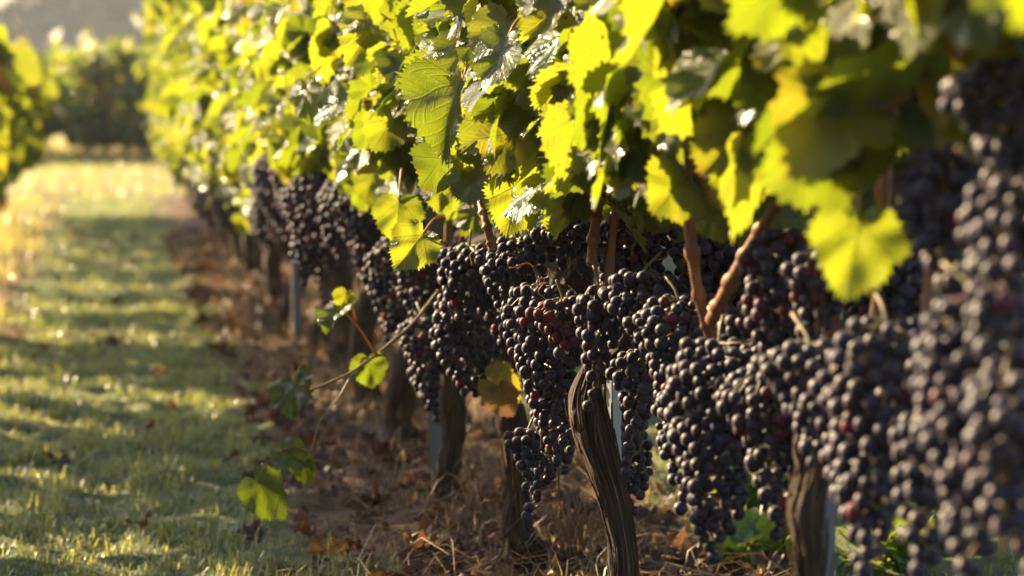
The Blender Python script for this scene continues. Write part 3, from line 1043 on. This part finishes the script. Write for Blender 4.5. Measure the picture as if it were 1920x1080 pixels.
px_cane(V3, [(886, 330, 3.3), (884, 250, 3.3), (895, 160, 3.32)], 0.0035)

# fine curled tendrils among the sharp bunches
rq = np.random.default_rng(17)
for (px, py, d, lp, an) in [(960, 492, 3.3, 75, 65), (1012, 520, 3.22, 45, 10), (1030, 505, 3.22, 40, -35), (1245, 470, 3.0, 60, -30), (1270, 480, 2.95, 55, 40), (1395, 420, 2.85, 70, 60), (1180, 430, 3.1, 50, 15), (905, 452, 3.5, 50, -30), (1440, 700, 2.4, 50, 30), (1290, 660, 2.7, 60, -20)]:
    a = R(an)
    c = at(px, py, d) - np.array(V2.location)
    dr, sd = (-UP * math.cos(a) + RIGHT * math.sin(a)), (RIGHT * math.cos(a) + UP * math.sin(a))
    L_ = lp / FPX * d
    rows = [c + dr * (L_ * t) + sd * (L_ * 0.16 * math.sin(t * 7 + px)) - FWD * (L_ * 0.2 * math.cos(t * 5)) for t in np.linspace(0, 1, 9)]
    cane_part(rows, 0.0009, V2, "tendril", 'petiole', sides=5, n=26, nodes=False)

# trailing leafy shoot low in front of the row
shoot_vine = VINES[4]
sh = px_cane(shoot_vine, [(822, 545, 4.0), (770, 610, 3.95), (705, 665, 3.9), (655, 700, 3.88), (600, 725, 3.86), (575, 735, 3.86)], 0.0021, "shoot", 'shoot', "long thin shoot trailing out over the grass")
sh2 = px_cane(shoot_vine, [(660, 700, 3.88), (635, 745, 3.86), (600, 790, 3.84), (580, 850, 3.82), (540, 900, 3.8), (520, 950, 3.78), (512, 990, 3.78)], 0.0010, "shoot", 'shoot')


def shoot_leaf(*a, parent=sh, **kw):
    l = hero_leaf(shoot_vine, *a, **kw)
    l.parent = parent


shoot_leaf(640, 580, 3.86, 70, 0, yaw=-35, pitch=55, tone=(0.2, 0.5, 0.1), fold=0.4, petiole_to=(705, 665, 3.9), label="leaf with a shiny pale top")
shoot_leaf(650, 548, 3.86, 40, -20, yaw=-20, pitch=0, tone=(0.7, 0.5, 0.1), fold=0.3, petiole_to=(668, 600, 3.88))
shoot_leaf(690, 672, 3.9, 62, 8, yaw=-5, pitch=8, tone=(0.3, 0.5, 0.1), fold=0.1, petiole_to=(672, 690, 3.9))
shoot_leaf(550, 712, 3.86, 92, 22, yaw=-35, pitch=30, tone=(0.15, 0.5, 0.1), fold=0.3, petiole_to=(580, 735, 3.86))
shoot_leaf(528, 845, 3.82, 75, 55, yaw=15, pitch=45, tone=(0.15, 0.5, 0.1), fold=0.3, parent=sh2, petiole_to=(580, 850, 3.82))
shoot_leaf(480, 900, 3.8, 100, 42, yaw=-30, pitch=-6, tone=(0.05, 0.5, 0.1), fold=0.25, parent=sh2, petiole_to=(540, 900, 3.8))
shoot_leaf(572, 868, 3.82, 45, 5, yaw=-20, pitch=0, tone=(0.7, 0.5, 0.1), fold=0.3, parent=sh2, petiole_to=(580, 850, 3.82))


# ------------------------------------------------------------------ farther vines: a few sources, copied with their parts
def vine_source(seed, nl, length, z0, z1, hf, hb_, trunk=True, yellow=0.08, label="", group=None, size=(0.055, 0.105)):
    rng = np.random.default_rng(seed)
    root = vine_root(0, 0, label, group)
    trunk_part([(0.01, 0, -0.02, 0.034), (0, 0, 0.06, 0.026), (rng.normal(0, 0.014), rng.normal(0, 0.02), 0.17, 0.023),
                (rng.normal(0, 0.014), rng.normal(0, 0.02), 0.29, 0.027), (0, 0, 0.38, 0.018)], root, seed)
    pos, tip, nrm, sz = canopy(nl, rng, length, z0, z1, hf, hb_, size=size)
    link("foliage", foliage_mesh("foliage", T_FAR, pos, tip, nrm, sz, rng, leaf_tones(nl, rng, yellow), False), root)
    for _ in range(3):
        y = rng.uniform(-0.3, 0.3)
        cane_part([(0, y * 0.3, 0.36), (0.01, y * 0.7, 0.5), (rng.normal(0, 0.03), y, z1 * 0.8)], 0.005, root, sides=6, n=12)
    return root


def copy_thing(src, loc, rz=0.0, label=None, group=None, scale=1.0):
    r_ = src.copy()
    COL.objects.link(r_)
    r_.location = loc
    r_.rotation_euler = (0, 0, rz)
    r_.scale = (scale,) * 3
    if label:
        r_["label"] = label
    if group:
        r_["group"] = group
    for ch in src.children:
        c = ch.copy()
        COL.objects.link(c)
        c.parent = r_
        for g in ch.children:
            e = g.copy()
            COL.objects.link(e)
            e.parent = c
    return r_


G_FAR = "blurred vines of the sunlit row"
L_FAR = "blurred vine with glowing yellow leaves, farther up the sunlit row"
srcs = [vine_source(200 + k, 1250, 0.85, (0.46, 0.42, 0.36, 0.36)[k], 1.36, 0.17, 0.17, label=L_FAR, group=G_FAR, size=(0.034, 0.066)) for k in range(4)]
far_y = [6.7, 7.35, 8.0, 8.7, 9.45, 10.2, 10.95, 11.7, 12.5, 13.3, 14.1, 14.9, 15.7, 16.5, 17.3, 18.1, 18.9]
rv = random.Random(2)
for i, y in enumerate(far_y):
    loc = (ROW_X + rv.uniform(-0.02, 0.02), y, 0)
    if i < 4:
        srcs[i].location = loc
    else:
        copy_thing(srcs[2 + i % 2], loc, rv.choice((0, math.pi)), scale=rv.uniform(0.96, 1.04))

G_OTHER = "vines of the shaded row across the grass"
L_OTHER = "low vine, its dark shaded side facing the grass path, in the row across it"
lsrc = [vine_source(300 + k, 230, 0.66, 0.34, 0.88, 0.14, 0.17, label=L_OTHER, group=G_OTHER, yellow=0.1) for k in range(3)]
ly = [1.4, 1.9, 2.3, 2.65, 3.0, 3.35, 3.7, 4.3, 5.25, 5.9, 6.5, 7.5, 8.1, 9.1, 10.3, 11.4, 12.5, 13.5, 14.4, 15.2, 15.9, 16.5]  # near end, out of view: extra close-set vines added to shade the grapes
for i, y in enumerate(ly):
    loc = (-0.56 + rv.uniform(-0.03, 0.03), y, 0)
    if i < 3:
        lsrc[i].location = loc
    else:
        copy_thing(lsrc[i % 3], loc, rv.choice((0, math.pi)), scale=rv.uniform(0.9, 1.05))

G_BACK = "vines of the row behind the grapes"
L_BACK = "vine of the next row, glimpsed dark through gaps behind the grapes"
bsrc = [vine_source(400 + k, 360, 0.9, 0.38, 1.1, 0.16, 0.16, label=L_BACK, group=G_BACK) for k in range(2)]
for i in range(12):
    loc = (1.58, 2.6 + i * 0.9, 0)
    if i < 2:
        bsrc[i].location = loc
    else:
        copy_thing(bsrc[i % 2], loc, rv.choice((0, math.pi)))

G_BLOCK = "vines of the block beyond the headland"
L_BLOCK = "far vine of the dark block standing beyond the end of the grass path"
fsrc = [vine_source(500 + k, 760, 1.1, 0.24, 1.1, 0.30, 0.30, label=L_BLOCK, group=G_BLOCK, yellow=0.16, size=(0.07, 0.13)) for k in range(2)]
kk = 0
for x in (-1.75, -1.0, -0.02, 0.42, 1.2):
    for y in (30.5, 31.4, 32.3, 33.3, 34.4):
        if kk < 2:
            fsrc[kk].location = (x, y, float(soil_h(x, y)))
        else:
            copy_thing(fsrc[kk % 2], (x, y, float(soil_h(x, y))), rv.choice((0, math.pi)), scale=rv.uniform(0.95, 1.08))
        kk += 1

# ------------------------------------------------------------------ grape bunches one can tell apart
bunches = [
    # px, py of the top, width px, length px, depth, share of red berries, label
    (880, 455, 112, 145, 3.72, .03, "squat round-shouldered grape bunch just below the hanging yellow-green leaf's right"),
    (850, 548, 88, 190, 3.86, .03, "slim grape bunch hanging under the squat bunch, over the grey stake's trunk"),
    (896, 575, 84, 175, 3.98, .03, "dark grape bunch just above the withered yellow leaf"),
    (790, 590, 78, 205, 4.2, .05, "narrow grape bunch hanging low beside the top of the pale grey stake"),
    (968, 440, 96, 250, 3.42, .05, "sharp grape bunch with a thin dry tendril lying across its top"),
    (1062, 410, 104, 112, 3.42, .04, "grape bunch in leaf shade right above the trunk's cut knob"),
    (1015, 528, 128, 370, 3.28, .06, "longest sharp grape bunch, tapering down in front of the crooked trunk"),
    (1056, 555, 82, 120, 3.18, .6, "small grape bunch with several red unripe berries beside the knobbed trunk"),
    (1048, 715, 74, 260, 3.42, .02, "dark pointed grape bunch hanging close against the sharp trunk's lit side"),
    (1188, 385, 120, 275, 3.2, .12, "tall sharp grape bunch just beside the upright cane above the knob"),
    (1122, 530, 72, 235, 3.0, .15, "grape bunch hanging right in front of the sharp rough-barked trunk"),
    (1204, 508, 122, 205, 2.95, .08, "plump grape bunch at the foot of the tall sharp bunch"),
    (1200, 650, 76, 240, 3.05, .06, "thin lower grape bunch hanging past the narrow grey stake"),
    (1160, 755, 105, 240, 3.42, .02, "shadowed grape bunch behind the sharp trunk and narrow stake"),
    (1272, 555, 118, 330, 2.84, .15, "slightly soft grape bunch below the lower end of the upright cane"),
    (1348, 635, 180, 420, 2.55, .04, "broad blurred grape bunch hanging low under the forked canes"),
    (1388, 440, 130, 230, 2.95, .12, "grape bunch behind the cane with the clean cut end"),
    (1468, 430, 135, 285, 2.42, .18, "blurred grape bunch with red berries beside the cut cane's tip"),
    (1445, 680, 140, 330, 2.45, .04, "dark blurred grape bunch next to the blurred trunk's lit edge"),
    (1662, 600, 185, 510, 2.05, .05, "very long blurred grape bunch below the big back-lit leaf"),
    (1765, 275, 170, 340, 1.86, .1, "out-of-focus grape bunch with pale lit berries right of the big back-lit leaf"),
    (1835, 560, 195, 560, 1.74, .05, "huge out-of-focus grape bunch reaching down to the lower corner"),
    (1885, 115, 140, 270, 1.75, .03, "out-of-focus grape bunch highest up at the picture's edge"),
    (1890, 340, 150, 340, 1.7, .04, "blurred grape bunch at the picture's edge halfway up, behind a short cane"),
    (1775, 150, 90, 130, 2.1, .02, "small shaded grape bunch tucked under the top leaves near the edge"),
    (1458, 915, 58, 90, 2.55, .1, "tiny stray grape bunch beside the foot of the blurred trunk"),
    (690, 335, 95, 255, 5.05, .25, "soft reddish grape bunch farther along, left of the hanging yellow-green leaf"),
    (745, 440, 90, 200, 4.6, .15, "soft grape bunch right below the hanging yellow-green leaf"),
    (800, 440, 100, 190, 4.35, .1, "soft dark grape bunch behind the hanging yellow-green leaf's stem"),
    (1330, 440, 110, 160, 3.15, .05, "dark grape bunch in the shade between the two forked canes"),
    (1565, 620, 120, 310, 2.4, .04, "black grape bunch in deep shade behind the blurred trunk's top"),
    (1760, 760, 150, 330, 1.95, .04, "dim out-of-focus grape bunch between the two longest blurred bunches"),
    (930, 500, 70, 150, 3.75, .04, "grape bunch half hidden between the squat bunch and the sharp one with the tendril"),
    (1300, 700, 100, 260, 2.75, .05, "blurred grape bunch between the soft bunch and the broad blurred one"),
    (1420, 560, 110, 210, 2.6, .08, "blurred grape bunch just below the fork of the canes"),
    (1545, 470, 110, 200, 2.3, .1, "blurred grape bunch beside the big back-lit leaf, above the blurred trunk"),
    (1520, 640, 130, 230, 2.22, .05, "blurred grape bunch covering the top of the blurred trunk"),
    (1590, 700, 110, 250, 2.15, .05, "dark out-of-focus grape bunch between the blurred trunk and the very long bunch"),
    (990, 800, 58, 120, 3.35, .02, "little low grape tail hanging beside the pointed bunch and crooked trunk"),
    (1885, 700, 150, 420, 1.66, .05, "nearest out-of-focus grape bunch cut off by the picture's edge"),
]
for i, (px, py, wp, lp, d, red, lab) in enumerate(bunches):
    k = d / FPX
    hero_bunch(at(px, py + 8, d), (lp - 10) * k, wp * k * (1.14 if i >= 14 else 1.08), lab, red=red, seed=i)

# the small blurred ones up the row: one mesh each, copied
G_BUNCH = "blurred grape bunches up the row"
L_BUNCH = "small dark blurred grape bunch farther up the row, under glowing yellow leaves"
rb = np.random.default_rng(77)
bsrcs = []
for k in range(6):
    pts = bunch_points(rb.uniform(0.13, 0.20), rb.uniform(0.075, 0.10), 0.0135, rb)
    bsrcs.append(berry_mass("grape_bunch", pts, 0.0135, rb, ICO2, 0.14))
for i, y in enumerate([5.3, 5.9, 6.2] + far_y):
    for j in range(5):
        front = j < 3
        o = link("grape_bunch", bsrcs[rb.integers(0, 6)])
        o.location = (ROW_X + (rb.uniform(-0.14, -0.03) if front else rb.uniform(0.0, 0.12)), y + rb.uniform(-0.36, 0.36), rb.uniform(0.40, 0.52) - 0.07 * min(max((y - 6.5) / 4, 0), 1))
        o.rotation_euler = (0, 0, rb.uniform(0, 6.28))
        tag(o, L_BUNCH, "grape bunch", G_BUNCH)

# shaded fill behind the sharp bunches
for (px, py, d, lab) in [(1250, 600, 3.5, "grape bunch in deep shade behind the plump bunch"), (1420, 560, 3.3, "grape bunch in deep shade behind the cut cane"),
                         (1180, 560, 3.6, "grape bunch in deep shade behind the tall sharp bunch"), (930, 620, 4.2, "grape bunch in deep shade behind the longest sharp bunch"),
                         (1330, 560, 3.2, "grape bunch in deep shade behind the foot of the upright cane"), (1500, 520, 2.8, "grape bunch in deep shade beside the big back-lit leaf"),
                         (1640, 480, 2.5, "grape bunch in deep shade right behind the big back-lit leaf"), (1720, 560, 2.3, "grape bunch in deep shade above the very long blurred bunch")]:
    o = link("grape_bunch", bsrcs[rb.integers(0, 6)])
    o.location = at(px, py - 60, d)
    o.scale = (0.9,) * 3
    tag(o, lab, "grape bunch")


# ------------------------------------------------------------------ stakes, wires, small things
def bar_mesh(name, w_, t_, h, mat, bev=0.0012, lip=0.0):
    bm = bmesh.new()
    bmesh.ops.create_cube(bm, size=1.0)
    bmesh.ops.scale(bm, vec=(w_, t_, h), verts=bm.verts)
    bmesh.ops.bevel(bm, geom=list(bm.edges), offset=bev, segments=2, affect='EDGES')
    if lip:
        for sx in (-1, 1):
            r_ = bmesh.ops.create_cube(bm, size=1.0)
            bmesh.ops.scale(bm, vec=(0.003, lip, h - 0.004), verts=r_['verts'])
            bmesh.ops.translate(bm, vec=(sx * (w_ / 2 - 0.0012), lip / 2 + t_ / 2 - 0.001, 0), verts=r_['verts'])
    me = bpy.data.meshes.new(name)
    bm.to_mesh(me)
    bm.free()
    me.materials.append(M[mat])
    return me


def stake(px, d, w_, t_, h, lab, mat='steel', lip=0.012, turn=0.0, name="vine_stake"):
    o = link(name, bar_mesh(name, w_, t_, h, mat, lip=lip))
    p = at(px, 700, d)
    o.location = (p[0], p[1], h / 2 - 0.06)
    o.rotation_euler = (R(1.0), R(-0.8), turn)
    return tag(o, lab, "stake")


stake(1157, 3.18, 0.011, 0.004, 0.46, "narrow grey metal stake right behind the sharp rough-barked trunk", turn=0.2)
stake(828, 4.62, 0.042, 0.004, 0.52, "flat pale grey stake behind the stout dark trunk", 'wood', 0.0, turn=-0.1)
stake(556, 7.5, 0.026, 0.02, 0.75, "pale grey stake among the blurred trunks farther up the row", 'wood', 0.0)
stake(1556, 2.42, 0.009, 0.009, 0.7, "thin dark pole beside the blurred trunk", 'wood', 0.0)
for z, lab in ((0.425, "lowest trellis wire, running along the row at grape height"), (0.78, "upper trellis wire, hidden in the leaves along the row")):
    b = Build()
    ys = np.linspace(1.2, 19.2, 60)
    b.tube(np.stack([np.full(60, ROW_X + 0.1), ys, z - 0.008 * np.abs(np.sin(ys * 0.9))], -1), np.full(60, 0.0012), 5)
    tag(b.build("trellis_wire", M['wire']), lab, "wire")

# the cut knob on the sharp trunk's head
kb = Build()
c0 = at(1086, 522, 3.08) - np.array(V2.location)
kp = spline([c0 - UP * 0.012 + RIGHT * 0.005, c0, c0 + UP * 0.008 - RIGHT * 0.006, c0 + UP * 0.012 - RIGHT * 0.012], 14)
kb.tube(kp, [0.007, 0.009, 0.010, 0.0115, 0.0125, 0.013, 0.0135, 0.0135, 0.013, 0.0125, 0.012, 0.011, 0.0095, 0.006], 28,
        rough=lambda path, ang: np.array([[1 + 0.55 * mnoise.noise(Vector((math.cos(a) * 2.2, math.sin(a) * 2.2, i * 0.5))) + 0.3 * mnoise.noise(Vector((math.cos(a) * 7, math.sin(a) * 7, i * 1.1))) for a in ang] for i in range(len(path))]))
kb.build("cut_knob", M['bark'], V2)

# withered leaf caught on the crooked trunk's head
wl = empty("withered_leaf", tuple(at(950, 735, 3.85)))
tag(wl, "withered yellow-brown leaf caught on top of the crooked trunk", "leaf")
rng = np.random.default_rng(9)
for (px, py, lp, ang, yaw, pit, tone, mat, nm) in [(915, 712, 75, 62, -10, 35, (0.90, .5, .5), 'leaf', "yellow_half"), (935, 728, 62, 20, -20, -10, (0.9, .9, 0.9), 'dead', "brown_half")]:
    a = R(ang)
    tip = -UP * math.cos(a) + RIGHT * math.sin(a)
    nrm = -FWD * math.cos(R(yaw)) + RIGHT * math.sin(R(yaw)) + UP * math.tan(R(pit))
    W, f3, f4, uv, tn = leaf_arrays(T_HERO, (at(px, py, 3.84) - np.array(wl.location))[None], tip[None], nrm[None], np.array([lp / FPX * 3.84]), rng, np.array([tone]), fold=0.4, curl=0.3)
    link(nm, mesh(nm, W, [f3, f4], M[mat], uv=uv, tone=tn), wl)


# clumps of dry grass and green weeds at the vines' feet
def clump(name, loc, nb, h, spread, mat, lab, cat, rng, arch=0.8, wid=0.0016):
    b = Build()
    for _ in range(nb):
        a = rng.uniform(0, 6.28)
        l = h * rng.uniform(0.5, 1.1)
        p0 = np.array((rng.normal(0, spread * 0.25), rng.normal(0, spread * 0.25), -0.004))
        d = np.array((math.cos(a), math.sin(a), 0))
        k = rng.uniform(0.3, 1.0) * arch
        b.tube(spline([p0, p0 + d * l * 0.15 * k + (0, 0, l * 0.5), p0 + d * l * 0.5 * k + (0, 0, l * (0.9 - 0.2 * k)), p0 + d * l * 1.0 * k + (0, 0, l * (1.0 - 0.75 * k))], 9),
               np.linspace(wid, wid * 0.3, 9), 4, tone=rng.random())
    o = b.build(name, M[mat])
    o.location = loc
    return tag(o, lab, cat)


def ground_at(px, py):
    d = 1.0
    for _ in range(40):
        p = at(px, py, d)
        d *= 0.5 + 0.5 * CAM_Z / max(CAM_Z - p[2], 1e-6)
    p = at(px, py, d)
    return (p[0], p[1], float(soil_h(p[0], p[1])))


rc = np.random.default_rng(21)
clump("dry_grass_tuft", ground_at(900, 1005), 26, 0.13, 0.05, 'straw', "tuft of bent tan straw between the stout trunk and the crooked one", "dry grass", rc, 1.1)
clump("dry_grass_tuft", ground_at(1075, 1075), 34, 0.12, 0.06, 'straw', "tuft of pale straw at the foot of the crooked trunk", "dry grass", rc, 0.9)
clump("dry_grass_tuft", ground_at(960, 1050), 30, 0.09, 0.09, 'twig', "tangle of dark dry stems in front of the crooked trunk", "dry grass", rc, 1.2, 0.0011)
clump("dry_grass_tuft", ground_at(700, 975), 22, 0.06, 0.09, 'straw', "low scatter of lit straw in front of the slim trunk", "dry grass", rc, 1.3)


def weed(loc, nleaf, size, lab, rng):
    m = nleaf
    az = rng.uniform(0, 6.28, m)
    el = rng.uniform(0.1, 1.2, m)
    d = np.stack([np.cos(az) * np.cos(el), np.sin(az) * np.cos(el), np.sin(el)], -1)
    pos = d * (size * rng.uniform(0.1, 0.9, m))[:, None]
    nrm = np.stack([-np.cos(az) * 0.5, -np.sin(az) * 0.5, np.ones(m)], -1) + rng.normal(0, 0.3, (m, 3))
    W, f3, f4, uv, tn = leaf_arrays(T_FAR, pos, d, nrm, rng.uniform(0.3, 0.55, m) * size, rng, np.stack([rng.random(m)] * 3, -1))
    o = empty("weed_plant", loc)
    tag(o, lab, "weed")
    link("foliage", mesh("foliage", W, [f3, f4], M['weed'], uv=uv, tone=tn), o)
    b = Build()
    for i in range(0, m, 3):
        b.tube(spline([(0, 0, -0.003), tuple(pos[i] * 0.6 + (0, 0, 0.004)), tuple(pos[i])], 6), np.linspace(0.0013, 0.0007, 6), 4)
    b.build("stem", M['weed'], o)
    return o


weed(ground_at(1440, 1062), 70, 0.075, "bright green weed at the foot of the blurred trunk", rc)
weed(ground_at(1375, 1075), 45, 0.06, "smaller green weed right of the sharp trunk's foot", rc)
weed(ground_at(1680, 1060), 70, 0.08, "green weed under the very long blurred bunch", rc)
weed(ground_at(1395, 950), 60, 0.07, "green weed seen through the gap under the broad blurred bunch", rc)


# ------------------------------------------------------------------ wooded hill far behind, and the air
def hill():
    xs = np.linspace(-420, 420, 90)
    ys = np.linspace(170, 700, 50)
    X, Y = np.meshgrid(xs, ys)
    px = 200 + FPX * X / Y
    ridge = np.clip((px - 5) / 75, 0, 1)
    Z = -1 + (4 + 34 * ridge + 5 * np.sin(X * 0.03)) * (1 - np.exp(-np.clip(Y - 180, 0, None) / 90)) + 0.6 * np.sin(X * 0.21) * np.sin(Y * 0.13)
    nx, ny = len(xs), len(ys)
    ii, jj = np.meshgrid(np.arange(nx - 1), np.arange(ny - 1))
    a0 = (jj * nx + ii).ravel()
    return xs, ys, Z, np.stack([X, Y, Z], -1).reshape(-1, 3), np.stack([a0, a0 + 1, a0 + nx + 1, a0 + nx], -1)


hxs, hys, HZ, hv, hf_ = hill()
tag(link("hill", mesh("hill", hv, [hf_], M['tree'])), kind="structure")
rt = np.random.default_rng(31)
n = 700
ty = rt.uniform(185, 330, n)
tx = (rt.uniform(-150, 480, n) - 200) / FPX * ty
ix, iy = np.searchsorted(hxs, tx) - 1, np.searchsorted(hys, ty) - 1
tz = HZ[iy, ix]
cp = np.repeat(np.stack([tx, ty, tz + 2.2], -1), 40, axis=0)
cr = np.repeat(rt.uniform(1.6, 3.4, n), 40)
dv = norm(rt.normal(0, 1, (n * 40, 3))) * (cr * rt.uniform(0.6, 1.05, n * 40))[:, None] * (1, 1, 0.9)
pp = cp + dv
mm = len(pp)
a_ = norm(rt.normal(0, 1, (mm, 3)))
b_ = norm(np.cross(a_, rt.normal(0, 1, (mm, 3))))
sz = rt.uniform(0.5, 1.0, mm)[:, None]
TV = np.stack([pp - a_ * sz - b_ * sz, pp + a_ * sz - b_ * sz * 0.6, pp + a_ * sz * 0.7 + b_ * sz, pp - a_ * sz * 0.8 + b_ * sz * 0.9], 1).reshape(-1, 3)
tag(link("hillside_woods", mesh("hillside_woods", TV, [np.arange(mm * 4).reshape(-1, 4)], M['tree'], smooth=False,
                                tone=np.repeat(rt.random(mm), 4)[:, None])), kind="stuff")


# the air: pale haze that the hill fades into
bm = bmesh.new()
bmesh.ops.create_cube(bm, size=1.0)
bmesh.ops.scale(bm, vec=(1900, 1600, 70), verts=bm.verts)
hz = bpy.data.meshes.new("haze")
bm.to_mesh(hz)
bm.free()
k = NT("haze_air")
k.t.links.new(k.n("VolumePrincipled", {"Color": (0.85, 0.9, 1.0), "Density": 0.0005, "Anisotropy": 0.35}).outputs[0], k.out.inputs[1])
hz.materials.append(k.m)
ho = tag(link("haze", hz), kind="stuff")
ho.location = (0, 740, 31)
